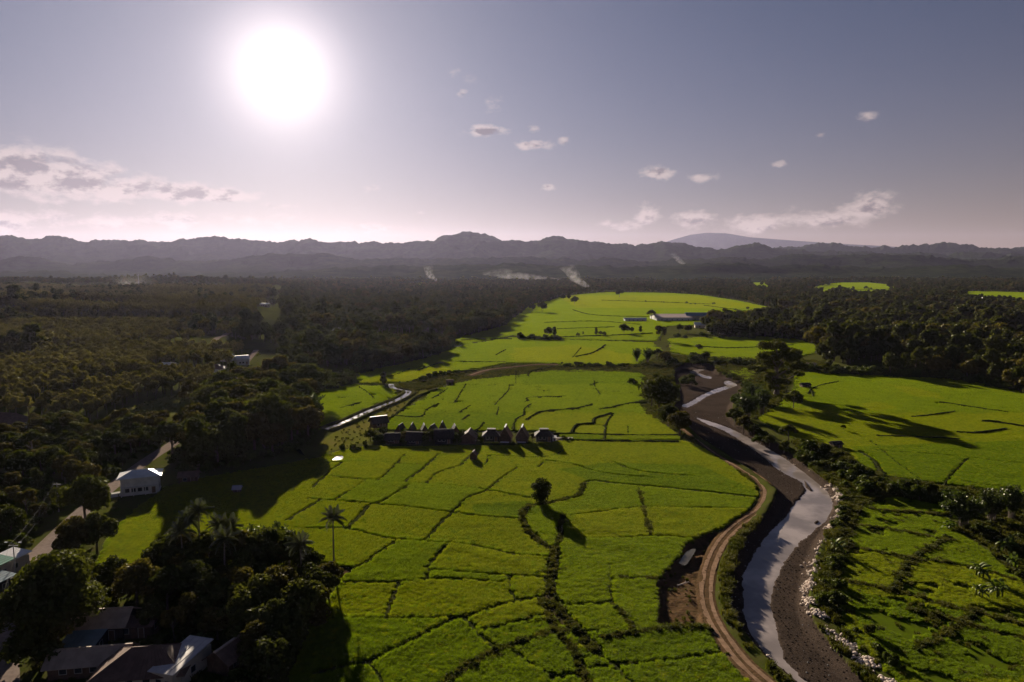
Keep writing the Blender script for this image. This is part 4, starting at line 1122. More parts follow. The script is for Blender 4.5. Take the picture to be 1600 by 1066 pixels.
# weeds and long grass on bunds, ditches and banks
WD = [rice_patch(110, .8, 10, 9, .55, .05, 'weed'), rice_patch(111, .8, 10, 9, .9, .06, 'weed'), rice_patch(112, 1.6, 16, 9, .7, .08, 'weed'), BUSHP[0].joined, BUSHP[1].joined, BUSHP[2].joined]
def make_weeds():
    P, S, I = [], [], []
    def along(pl, spread, step, lo, hi, ix, prob=1.0):
        L = np.hypot(*np.diff(pl, axis=0).T); n = int(L.sum() / step)
        if n < 1: return
        s = np.sort(rng.uniform(0, L.sum(), n)); c = np.concatenate([[0], np.cumsum(L)])
        x = np.interp(s, c, pl[:, 0]); y = np.interp(s, c, pl[:, 1])
        k = rng.random(n) < prob
        x = x[k] + rng.normal(0, spread, k.sum()); y = y[k] + rng.normal(0, spread, k.sum())
        P.append(np.column_stack([x, y, terrain(x, y) + .15])); S.append(rng.uniform(lo, hi, len(x))); I.append(rng.choice(ix, len(x)))
    for pl, g, h, wd in bund_w:
        near = pl[:, 1].mean() < 330
        if near:
            along(pl, g * .25, .9, .3, .7, [0, 0, 1], .3 if wd < 2 else .7)
        if wd >= 2: along(pl, g * .5, .6, .6, 1.2, [1, 2])
        if wd >= 2: along(pl, g * .3, 4.5, .12, .26, [3, 4, 5])
        if wd >= 3: along(pl, g * .4, 1.4, .22, .4, [3, 4])
    for pl, g in ditch_w:
        along(pl, g * .5, .35, .5, 1.1, [0, 1, 2]); along(pl, g * .5, 2.0, .14, .36, [3, 4, 5])
    along(canal_w, 2.8, 1.0, .5, 1.0, [0, 1])
    along(road_w, 4.2, .8, .6, 1.3, [0, 1, 2])
    def fill(poly, sp, lo, hi, ix, prob=1.0, cond=None):
        X, Y = field_points(poly, sp); k = rng.random(len(X)) < prob
        if cond is not None: k &= cond(X, Y)
        X = X[k]; Y = Y[k]
        P.append(np.column_stack([X, Y, terrain(X, Y) + .02])); S.append(rng.uniform(lo, hi, len(X))); I.append(rng.choice(ix, len(X)))
    def off(X, Y):
        k = (pdist(track_w, X, Y, 5) > 2.1)
        for pl in STONE_LINES:
            k &= pdist(GP(pl, -.2), X, Y, 3) > 1.35
        return k & ~inside(WATER_W[0], X, Y)
    gravel_off = lambda X, Y: off(X, Y) & ~inside(BED, X, Y)
    # verge between the track and the river, left bank
    VERGE = GP([(1066, 660), (1100, 690), (1150, 722), (1190, 748), (1214, 772), (1206, 797), (1186, 826), (1160, 853), (1146, 880), (1140, 910), (1138, 942), (1146, 972), (1160, 998), (1180, 1020), (1232, 1070), (1290, 1130),
                (1240, 1130), (1180, 1066), (1150, 1036), (1120, 1000), (1100, 985), (1060, 990), (1024, 980), (1060, 984), (1098, 974), (1104, 950), (1100, 920), (1104, 890), (1114, 865), (1132, 838), (1168, 800), (1186, 775), (1178, 758), (1150, 735), (1110, 708), (1080, 690)])
    fill(VERGE, .9, .9, 1.7, [0, 1, 2], .85, gravel_off)
    fill(VERGE, 2.6, .15, .42, [3, 4, 5], .45, gravel_off)
    # right bank and the strip behind the white stones
    RB = GP([(1262, 738), (1300, 763), (1314, 785), (1312, 802), (1300, 828), (1287, 852), (1274, 882), (1267, 915), (1264, 950), (1271, 980), (1288, 1005), (1313, 1035), (1340, 1068), (1390, 1120), (1440, 1120), (1385, 1052), (1350, 1022), (1324, 992), (1310, 955), (1308, 925), (1316, 880), (1330, 840), (1344, 800), (1360, 785), (1400, 776), (1440, 772), (1390, 746), (1350, 733), (1320, 708), (1285, 694), (1240, 688)])
    fill(RB, .9, .9, 1.7, [0, 1, 2], .85, gravel_off)
    fill(RB, 2.4, .15, .5, [3, 4, 5], .45, gravel_off)
    dry = lambda X, Y: gravel_off(X, Y) & keep_rice(X, Y, 0.1)
    CORR = GP([(560, 601), (640, 599), (700, 586), (740, 580), (800, 570), (870, 569), (1000, 571), (1040, 552), (1060, 556), (1290, 564), (1290, 584), (1240, 584), (1215, 632), (1185, 655), (1160, 650), (1160, 600), (1120, 580), (1066, 572), (1050, 600), (1060, 640), (1080, 690), (1040, 668), (1006, 645), (1000, 622), (1008, 600), (1002, 584), (850, 582), (740, 595), (690, 606), (640, 612), (610, 602)])
    fill(CORR, 2.0, .8, 1.7, [1, 2, 2], .75, dry); fill(CORR, 6.0, .2, .6, [3, 4, 5], .4, dry)
    GAPS = GP([(1345, 735), (1392, 748), (1440, 755), (1490, 761), (1570, 771), (1640, 795), (1640, 800), (1560, 800), (1490, 795), (1400, 778), (1360, 786)])
    fill(GAPS, 1.5, .8, 1.5, [1, 2], .8, dry); fill(GAPS, 4.0, .3, .7, [3, 4, 5], .5, dry)
    fill(PIT, 1.6, .4, .9, [0, 0, 1], .35, off)
    fill(MEADOW, 2.5, .5, .9, [0, 2], .5)
    fill(CLEAR, 3.0, .6, 1.1, [2, 1], .6)
    scr = GP([(1490, 835), (1545, 862), (1600, 915), (1720, 980), (1720, 800), (1600, 790), (1500, 800)])
    fill(scr, 1.4, .7, 1.4, [1, 2], .8); fill(scr, 2.6, .25, .7, [3, 4, 5], .6)
    fill(FIELD_W['riverside'], 2.2, .5, 1.1, [1, 2, 0], .5)
    yard = GP([(20, 1140), (30, 1010), (60, 900), (140, 870), (200, 880), (260, 880), (470, 880), (530, 910), (480, 990), (440, 1080), (400, 1140)])
    fill(yard, 1.6, .5, 1.2, [0, 1, 2], .5)
    yfree = lambda X, Y: np.all([np.hypot(X - hx, Y - hy) > hr + 1.0 for hx, hy, hr in huts_keepout if hy < 300] + [np.ones(len(X), bool)], axis=0)
    fill(yard, 4.0, .4, .9, [3, 4, 5], .6, yfree)
    wood = GP([(285, 700), (300, 645), (345, 624), (440, 614), (492, 618), (494, 650), (490, 694), (440, 716), (380, 730), (300, 745), (262, 732), (262, 710)])
    fill(wood, 3.6, .5, 1.3, [3, 4, 5], .8, yfree)
    bank = GP([(-120, 700), (0, 676), (60, 672), (150, 680), (240, 672), (280, 682), (262, 698), (225, 712), (185, 742), (150, 770), (110, 770), (95, 800), (60, 838), (20, 860), (-120, 900)])
    fill(bank, 3.4, .4, 1.1, [3, 4, 5], .75, yfree)
    edge = GP([(1286, 578), (1480, 584), (1600, 604), (1760, 640), (1760, 655), (1600, 615), (1480, 594), (1286, 586)])
    fill(edge, 4.0, .8, 1.7, [3, 4, 5], .8)
    edge2 = GP([(500, 616), (555, 602), (558, 587), (600, 575), (660, 561), (700, 548), (714, 538), (706, 530), (640, 553), (560, 572), (520, 590), (480, 606)])
    fill(edge2, 4.0, .8, 1.6, [3, 4, 5], .8)
    P_ = np.vstack(P); S_ = np.concatenate(S); I_ = np.concatenate(I)
    k = pdist(road_w, P_[:, 0], P_[:, 1], 6) > 3.2
    P_, S_, I_ = P_[k], S_[k], I_[k]
    print('weeds', len(P_))
    scatter('weeds', 'long grass and weeds on the bunds, ditches and river banks', P_, rng.uniform(0, 6.28, len(P_)), S_, I_, WD)

# ------------------------------------------------------------------ trees that stand out, one by one
def zat(x, y):
    return float(roll(np.array([x]), np.array([y]))[0])
SITES = []      # (x, y, radius) taken by single trees
def tree(label, px, py, h, proto=None, rz=None, name='broadleaf_tree', cat='tree', wide=1.0, group=None):
    x, y = G(px, py)
    z = zat(x, y)
    p = proto or NEAR[len(SITES) % len(NEAR)]
    s = h / p.height * wide
    o = plant(name, label, cat, p, x, y, z - .05, s, rng.uniform(0, 6.28) if rz is None else rz, group, 1.0 / wide)
    SITES.append((x, y, p.R * s * .6))
    return o

def single_trees():
    A, B, C_, D_, E_, F_ = NEAR
    tree('giant layered tree towering over the river bend', 1213, 618, 29, GIANT, 0.3)
    tree('lone dark tree standing on the weedy ditch in the middle of the paddies', 845, 791, 8.2, LONE)
    tree('huge dark spreading tree beside the road at bottom left', 88, 1012, 16.5, BIG)
    tree('round tree leaning over the road below the white house', 135, 822, 12.5, B)
    tree('tree below the round roadside tree', 152, 868, 10.5, A)
    tree('dark tree right of the roadside awning', 120, 880, 10.0, F_)
    tree('small pointed tree behind the big grey-roofed house', 273, 1005, 7.2, C_, wide=.85)
    for i, (px, py, h, pr, lab) in enumerate([
            (215, 955, 9.5, F_, 'tree directly behind the long shed roofs, leftmost of the grove'), (250, 915, 9.5, A, 'yellowish-topped tree at the left edge of the palm grove'), (262, 960, 9.0, D_, 'low tree in the grove behind the pointed tree'),
            (300, 950, 9.0, B, 'dark tree under the leftmost palms'), (335, 965, 9.0, A, 'dark tree under the middle palms'), (372, 955, 9.5, C_, 'dark tree in the middle of the palm grove'),
            (405, 975, 9.0, B, 'dark tree at the heart of the grove'), (440, 960, 9.0, F_, 'dark tree in front of the bamboo mass'), (470, 985, 9.0, B, 'dark tree on the shaded field side of the grove'),
            (498, 955, 8.0, D_, 'pale-leaved tree near the lone palm'), (513, 930, 6.5, F_, 'small tree at the foot of the lone palm'), (430, 1005, 8.5, A, 'lowest dark tree of the grove'), (375, 1000, 8.0, D_, 'dark tree behind the small tiled house'),
            (340, 1000, 6.0, F_, 'low tree left of the small tiled house'), (320, 985, 7.0, E_, 'slim dark tree between the roofs and the grove'), (180, 935, 9.0, A, 'tree between the big spreading tree and the grove'), (490, 905, 6.0, D_, 'bushy tree below the leaning palm')]):
        tree(lab, px, py, h, pr)
    for k, (px, py) in enumerate([(205, 925), (230, 930), (275, 925), (300, 918), (325, 922), (350, 940), (385, 925), (410, 925), (435, 930), (455, 935), (480, 930), (500, 975), (455, 1010), (410, 1012), (395, 1035), (440, 1035), (420, 1060), (300, 985), (245, 985), (60, 1040), (45, 985), (60, 940), (100, 930)]):
        tree('undergrowth tree filling the dark grove at bottom left', px, py, rng.uniform(5.5, 8.0), LOWT[k % 3], group='undergrowth trees of the dark grove')
    for k, (px, py, h) in enumerate([(258, 893, 8.5), (280, 900, 9.5), (306, 896, 10.5), (328, 905, 10), (346, 892, 10.5), (372, 900, 10.5), (400, 905, 10), (424, 902, 10.5), (448, 905, 9.5), (468, 908, 8)]):
        tree('tall dark tree crowded among the palms of the grove', px, py, h, NEAR[k % 6], group='tall trees among the palms')
    for px, py, h, k, lab in [(395, 885, 10.0, 0, 'bamboo clump behind the palms, left one'), (425, 880, 10.5, 1, 'bamboo clump behind the palms, middle one'), (452, 884, 9.0, 2, 'bamboo clump behind the palms, right one'),
                              (1168, 655, 13, 0, 'dark bamboo clump left of the giant tree'), (1190, 648, 14, 2, 'bamboo clump under the giant tree'), (1178, 628, 11, 1, 'pale bamboo clump behind the gravel bar'), (1155, 632, 6.5, 1, 'low yellowish bamboo beside the upper riffle'),
                              (478, 668, 17, 1, 'tall bamboo arching over the left paddy'), (455, 672, 16, 0, 'tall bamboo at the edge of the dark wood'), (1505, 826, 11, 1, 'bamboo clump on the right above the weedy paddies'), (1548, 816, 10, 0, 'second bamboo clump on the right bank'), (1580, 812, 11, 2, 'bamboo clump nearest the right border'),
                              (995, 566, 11.5, 2, 'upright clump at the left end of the hedge trees'), (1012, 567, 12, 2, 'upright clump in the hedge trees, second from left')]:
        tree(lab, px, py, h, BAMBOO[k], name='bamboo_clump', cat='bamboo')
    for px, py, h, pr, lab in [
            (1030, 650, 17, B, 'large dark tree on the left bank of the river'), (1018, 636, 12, A, 'tree behind the large dark riverside tree'), (1062, 682, 10, F_, 'dark tree over the start of the dirt track'), (1044, 668, 9, B, 'tree between the two dark riverside trees'),
            (1240, 640, 8.5, B, 'round tree at the foot of the giant tree'), (1148, 664, 7.5, A, 'tree on the right edge of the gravel bar'), (1162, 676, 7.0, F_, 'second tree along the right bank'), (1232, 692, 7.0, D_, 'small tree above the right bank bend'),
            (1178, 684, 5.0, D_, 'low tree on the right bank'), (1202, 698, 4.5, A, 'low tree beside the long reach'),
            (1318, 674, 2.6, D_, 'tiny lone tree in the right paddy'), (1092, 549, 5.5, B, 'small round tree in the paddy behind the river'),
            (1032, 533, 15, C_, 'tall tree beside the allotment rows'), (1027, 563, 8, D_, 'tree at the allotment corner'), (1040, 570, 9, F_, 'tree on the river hedge'), (975, 522, 9.5, B, 'round field tree, third from the left'), (987, 521, 6.5, A, 'smaller field tree beside the round one'), (1001, 520, 7.5, E_, 'upright field tree left of the tall tree'),
            (931, 524, 8.5, E_, 'slim field tree beside two small ones'), (938, 525, 5.0, A, 'small field tree, left of a pair'), (944, 526, 4.5, B, 'small field tree, right of a pair'), (903, 527, 4.5, A, 'little field tree in the far paddies'), (911, 523, 3.5, E_, 'tiny slim field tree'),
            (857, 527, 9.0, B, 'left of the two round trees on the field island'), (866, 526, 10, E_, 'right of the two round trees on the field island'), (1062, 520, 9.0, A, 'tree left of the farm buildings'), (1075, 521, 8.0, F_, 'tree among the farm buildings'),
            (1155, 526, 11, B, 'tree in the farm row'), (1180, 528, 14, B, 'big round tree in the farm row'), (1195, 528, 14, A, 'second big round tree in the farm row'), (1222, 528, 13, C_, 'tree at the right end of the farm row'), (1245, 528, 15, B, 'tree where the farm row meets the wood'),
            (1018, 500, 12, D_, 'flat-topped tree beside the pink-roofed warehouse'), (889, 468, 17, E_, 'tree on the far paddy edge'), (898, 476, 13, B, 'round tree on the far paddy edge'), (880, 470, 12, A, 'small tree on the far paddy edge'), (968, 465, 17, B, 'lone tree on the far plain'), (847, 488, 14, B, 'tree by the red earth plot'), (832, 487, 12, A, 'small tree by the red earth plot'), (815, 487, 13, C_, 'tree at the wood corner by the red earth plot'),
            (600, 683, 4.5, A, 'leafy tree beside the raised hut'), (633, 691, 4.0, F_, 'small tree between the first two dark huts'), (672, 690, 4.5, B, 'small tree left of the tall dark house'), (722, 691, 4.0, D_, 'small tree right of the tall dark house'),
            (757, 690, 3.4, A, 'small tree left of the square dark house'), (832, 690, 3.6, C_, 'small tree between the steep hut and the right-hand square house'), (579, 690, 4.5, B, 'bushy tree at the left end of the hut row'),
            (600, 602, 8.5, E_, 'dense dark tree at the canal head'),
            (1480, 515, 13, F_, 'brownish tree in the right-hand wood'), (1560, 545, 10, D_, 'flat tree in front of the field gap')]:
        tree(lab, px, py, h, pr)
    for i, (px, py, h) in enumerate([(315, 905, 15.5), (288, 912, 12.0), (300, 905, 13.5), (352, 930, 12.5), (366, 905, 12.0), (472, 925, 10.5), (522, 889, 12.2), (345, 905, 12.5)]):
        lab = ['tallest coconut palm at the back of the grove', 'coconut palm at the left edge of the grove', 'second coconut palm from the left', 'bright-fronded coconut palm in the middle of the grove', 'coconut palm left of the bamboo mass', 'coconut palm low on the field side of the grove', 'lone slender coconut palm standing in the rice', 'coconut palm behind the middle one'][i]
        palm_tree(lab, px, py, h, 300 + i, 1.0, .5 if i != 6 else .25)
    for i, (px, py, s, lab) in enumerate([(320, 1008, .9, 'banana plant behind the grey roof'), (362, 1000, .9, 'banana plant left of the tiled hut'), (390, 1062, .7, 'small banana plant at the bottom of the yard'), (1485, 828, 1.0, 'pale banana plant at the corner of the weedy paddies'),
                                          (1530, 905, 1.2, 'banana plant in the scrub on the right, upper'), (1560, 935, 1.2, 'banana plant in the scrub on the right, lower'), (1585, 890, 1.1, 'banana plant near the right border'), (1530, 935, .9, 'banana plant beside the weedy bund end'),
                                          (1308, 865, 1.1, 'banana plant on the right bank above the white stones'), (560, 580, 1.6, 'yellowish banana plant at the wood corner near the canal'), (1575, 865, 1.2, 'banana plant in the upper scrub')]):
        banana(lab, px, py, 500 + i, s)

def bushes():
    """single shrubs along banks, hedges and gardens"""
    rows = [  # polyline px, count, spread m, scale lo/hi, label
        ([(1145, 655), (1165, 685), (1200, 705), (1235, 712), (1265, 722), (1290, 740)], 26, 2.0, .7, 1.5, 'green shrub on the right bank beside the upper river', 'shrubs on the right bank by the upper river'),
        ([(1235, 690), (1270, 705), (1300, 722), (1330, 745), (1320, 765)], 22, 3.0, .8, 1.7, 'dark shrub between the right paddy and the river', 'shrubs between the right paddy and the river'),
        ([(1325, 770), (1318, 800), (1305, 840), (1297, 875), (1292, 910), (1300, 945), (1330, 985), (1365, 1012), (1405, 1050)], 30, 1.2, .45, .95, 'shrub in the green strip behind the white stones', 'shrubs behind the white stones'),
        ([(1350, 765), (1390, 770), (1430, 776), (1470, 785), (1490, 795)], 20, 2.0, .9, 1.8, 'dark hedge shrub running right from the river bend', 'dark hedge shrubs right of the river bend'),
        ([(1290, 582), (1200, 574), (1140, 568), (1090, 566), (1045, 572)], 34, 2.5, 1.2, 2.3, 'hedge shrub along the far side of the river loop', 'hedge shrubs behind the river loop'),
        ([(1290, 582), (1360, 586), (1440, 590), (1520, 597), (1590, 610)], 26, 3, 1.2, 2.6, 'shrub at the foot of the right-hand wood', 'shrubs at the foot of the right-hand wood'),
        ([(650, 597), (690, 587), (740, 582)], 14, 1.0, .8, 1.2, 'shrub of the dark hedge left of the muddy channel', 'shrubs of the hedge by the muddy channel'),
        ([(875, 573), (930, 573), (1000, 573)], 20, 1.0, .8, 1.3, 'shrub of the long dark hedge behind the north paddies', 'shrubs of the long hedge'),
        ([(575, 690), (610, 686), (640, 686), (700, 686), (760, 688)], 30, 2.2, .7, 1.4, 'garden shrub beside the left-hand huts', 'garden shrubs by the left-hand huts'),
        ([(870, 686), (885, 688), (898, 688)], 6, .8, .4, .7, 'garden shrub at the right end of the hut row', 'garden shrubs at the end of the hut row'),
        ([(805, 530), (825, 531), (850, 532), (870, 531)], 16, 3, 1.2, 2.2, 'dark shrub on the field island', 'shrubs on the field island'),
        ([(1160, 648), (1150, 600), (1130, 590), (1115, 582)], 14, 2.5, .8, 1.7, 'shrub inside the river bend', 'shrubs inside the river bend'),
        ([(1010, 600), (1040, 592), (1062, 600), (1075, 590)], 14, 3, .7, 1.5, 'shrub on the left bank above the riffle', 'shrubs on the left bank above the riffle'),
        ([(1290, 456), (1340, 452), (1402, 452)], 12, 8, 1.6, 3.0, 'shrub of the tree line across the distant right field', 'shrubs of the tree line in the distant right field'),
        ([(950, 471), (1010, 472), (1110, 477), (1180, 488)], 12, 10, .8, 1.8, 'lone shrub dotted on the far plain', 'shrubs dotted on the far plain'),
        ([(1050, 528), (1110, 527), (1180, 530), (1245, 530)], 18, 4, 1.2, 2.4, 'shrub under the farm row trees', 'shrubs under the farm row trees'),
        ([(535, 702), (555, 704), (572, 698)], 7, 1.0, .5, .9, 'small shrub on the path left of the huts', 'shrubs on the path left of the huts'),
    ]
    n = 0
    for pl, cnt, sp, lo, hi, lab, grp in rows:
        w = GP(pl); L = np.hypot(*np.diff(w, axis=0).T); c = np.concatenate([[0], np.cumsum(L)])
        for k in range(cnt):
            s = rng.uniform(0, c[-1]); x = np.interp(s, c, w[:, 0]) + rng.normal(0, sp); y = np.interp(s, c, w[:, 1]) + rng.normal(0, sp)
            if inside(BED, np.array([x]), np.array([y]))[0]:
                x += 4
            plant('shrub', lab, 'shrub', BUSHP[int(rng.integers(0, 3))], x, y, zat(x, y) - .1, rng.uniform(lo, hi), rng.uniform(0, 6.28), grp, rng.uniform(.85, 1.15)); n += 1
    print('shrubs', n)

def woods():
    """the woods: nearest trees one by one, all the rest one mass"""
    # candidate sites
    def grid(Y0, Y1, sp, umax=.95):
        X, Y = np.meshgrid(np.arange(-umax * Y1, umax * Y1, sp), np.arange(Y0, Y1, sp))
        X = X.ravel() + rng.uniform(-.42, .42, X.size) * sp; Y = Y.ravel() + rng.uniform(-.42, .42, Y.size) * sp
        k = np.abs(X) < umax * Y
        return X[k], Y[k]
    NEARW = [(GP([(285, 676), (300, 642), (345, 622), (440, 612), (492, 616), (492, 645), (488, 690), (440, 712), (380, 726), (300, 741), (262, 728), (262, 704)]), 'tree in the dark wood above the shaded paddy', 'trees of the dark wood above the shaded paddy', 8.2, 1.5, 0),
             (GP([(-120, 700), (0, 676), (60, 672), (150, 680), (240, 672), (280, 682), (262, 698), (225, 712), (185, 742), (150, 770), (110, 770), (60, 750), (0, 740), (-120, 745)]), 'scrubby tree on the bank left of the white house', 'scrubby trees left of the white house', 7.0, .8, 1),
             (GP([(-120, 760), (0, 752), (60, 760), (95, 775), (100, 800), (60, 838), (20, 860), (-120, 900)]), 'low dark tree in the gully left of the road', 'low trees in the gully left of the road', 8.0, .55, 1)]
    cand = []
    OPEN = GP([(-500, 662), (0, 655), (60, 668), (160, 672), (205, 660), (300, 640), (345, 622), (440, 612), (500, 616), (555, 601), (558, 587), (600, 575), (660, 561), (700, 548), (714, 538), (728, 527), (790, 511), (815, 491), (832, 477), (870, 466), (945, 457), (1095, 461), (1155, 469),
               (1238, 489), (1130, 501), (1100, 512), (1112, 530), (1245, 530), (1285, 541), (1285, 583), (1480, 591), (1600, 613), (1900, 680), (1900, 1250), (-500, 1250)])
    for poly, lab, grp, sp, sc, ty in NEARW:
        X, Y = field_points(poly, sp)
        k = (pdist(road_w, X, Y, 9) > 5.0)
        for (hx, hy, hr) in huts_keepout:
            L = math.hypot(hx, hy); tX = X - hx; tY = Y - hy
            k &= np.hypot(tX, tY) > hr + 1.5
            along_ = -(tX * hx + tY * hy) / L; across = np.abs(tX * hy - tY * hx) / L
            k &= ~((along_ > 0) & (along_ < hr * 3.0) & (across < hr * .8))
        for x, y in zip(X[k], Y[k]):
            cand.append((x, y, sc * rng.uniform(.8, 1.25), lab, grp))
    near_ids = len(cand)
    allX, allY, allS, allI = [], [], [], []
    for Y0, Y1, sp in ((270, 800, 8.0), (800, 1500, 11.0), (1500, 2900, 17.0)):
        X, Y = grid(Y0, Y1, sp)
        px, py = project(X, Y, 0 * X)
        u = (px - 800)
        k = (px > -350) & (px < 1950)
        jx = np.where(Y > 900, 110 * (fbm(X / 60, Y / 60, 3) - .5), 0); jy = np.where(Y > 900, 260 * (fbm(X / 70 + 9, Y / 90, 3) - .5), 0)
        for nm, w in list(FIELD_W.items()) + [('', CLEAR), ('', MEADOW)]:
            k &= ~(inside(w, X + jx, Y + jy) if nm.startswith('distant') or nm == 'gap' else inside(w, X, Y))
        for w, *_ in NEARW:
            k &= ~inside(w, X, Y)
        for w, g in [(road_w, 6), (canal_w, 9), (lane_w, 6), (mud, 8)]:
            k &= pdist(w, X, Y, 12) > g
        k &= ~inside(OPEN, X, Y)
        dens = fbm(X / 120, Y / 90, 3)
        k &= (dens > .32) | (px < 420)
        k &= ~((px < 700) & (px > 280) & (py > 500) & (py < 620) & (dens < .45))     # gardens round the village houses
        for (hx, hy, hr) in huts_keepout:
            k &= np.hypot(X - hx, Y - hy) > hr + 1.5
            # keep the sight line to each roof partly open
            tX = X - hx; tY = Y - hy; L = math.hypot(hx, hy)
            along_ = -(tX * hx + tY * hy) / L; across = np.abs(tX * hy - tY * hx) / L
            k &= ~((along_ > 0) & (along_ < hr * (3.0 if hy < 470 else .9)) & (across < hr * .6))
        for (sx, sy, sr) in SITES:
            k &= np.hypot(X - sx, Y - sy) > sr
        X, Y, px, py = X[k], Y[k], px[k], py[k]
        rub = (px < 560 - (py - 470) * 1.1) & (py > 455) & (vnoise(X / 70 + 5, Y / 45) > .28) & (px < 440)
        sc = rng.uniform(.75, 1.2, len(X)) * (1.25 if Y0 < 500 else 1.05) * np.where(px > 1250, 1.1, 1.0)
        ix = np.where(rub, 4 + rng.integers(0, 2, len(X)), rng.integers(0, 4, len(X)))
        big = rng.random(len(X)) < .06
        sc = np.where(big & ~rub, sc * 1.5, sc)
        allX.append(X); allY.append(Y); allS.append(sc); allI.append(ix)
    X = np.concatenate(allX); Y = np.concatenate(allY); S = np.concatenate(allS); I = np.concatenate(allI)
    # plantation trees come again on a closer grid: straight rows of rubber
    Xr, Yr = grid(280, 1700, 6.4, .95)
    px, py = project(Xr, Yr, 0 * Xr)
    k = (px < 420 - (py - 470) * .4) & (px > -350) & (py > 458) & ~inside(CLEAR, Xr, Yr) & ~inside(OPEN, Xr, Yr) & (fbm(Xr / 70 + 5, Yr / 42, 2) > .40)
    for w, *_ in NEARW: k &= ~inside(w, Xr, Yr)
    k &= pdist(road_w, Xr, Yr, 12) > 6
    for (hx, hy, hr) in huts_keepout:
        k &= np.hypot(Xr - hx, Yr - hy) > hr + 2
    Xr, Yr = Xr[k], Yr[k]
    keep = I < 4
    X, Y, S, I = X[keep], Y[keep], S[keep], I[keep]
    X = np.concatenate([X, Xr]); Y = np.concatenate([Y, Yr]); S = np.concatenate([S, rng.uniform(.85, 1.1, len(Xr))]); I = np.concatenate([I, 4 + rng.integers(0, 2, len(Xr))])
    Z = roll(X, Y)
    px, py = project(X, Y, Z + 5)
    n_single = 300 - near_ids - 110
    vis = (px > 0) & (px < 1600) & (I < 4)
    order = np.argsort(-(S / np.hypot(X, Y)) * vis)
    singles = order[:max(0, n_single)]
    for x, y, s, lab, grp in cand:
        plant('broadleaf_tree', lab, 'tree', NEAR[int(rng.integers(0, 6))], x, y, zat(x, y) - .05, s, rng.uniform(0, 6.28), grp, rng.uniform(.9, 1.12))
    for i in singles:
        if px[i] > 1000: lab, grp = 'tree in the front of the right-hand wood', 'front trees of the right-hand wood'
        elif px[i] > 480: lab, grp = 'tree in the wood behind the left paddies', 'trees of the wood behind the left paddies'
        else: lab, grp = 'tree among the village houses on the left', 'trees among the village houses on the left'
        plant('broadleaf_tree', lab, 'tree', NEAR[int(rng.integers(0, 6))], X[i], Y[i], Z[i] - .05, S[i], rng.uniform(0, 6.28), grp, rng.uniform(.9, 1.12))
    rest = np.ones(len(X), bool); rest[singles] = False
    print('woods: single', near_ids + len(singles), 'mass', rest.sum())
    P = np.column_stack([X, Y, Z])[rest]
    scatter('woodland', 'mass of dark trees covering the slopes and the far valley floor', P, rng.uniform(0, 6.28, rest.sum()), S[rest], I[rest], [p.joined for p in FARP + RUBBER])

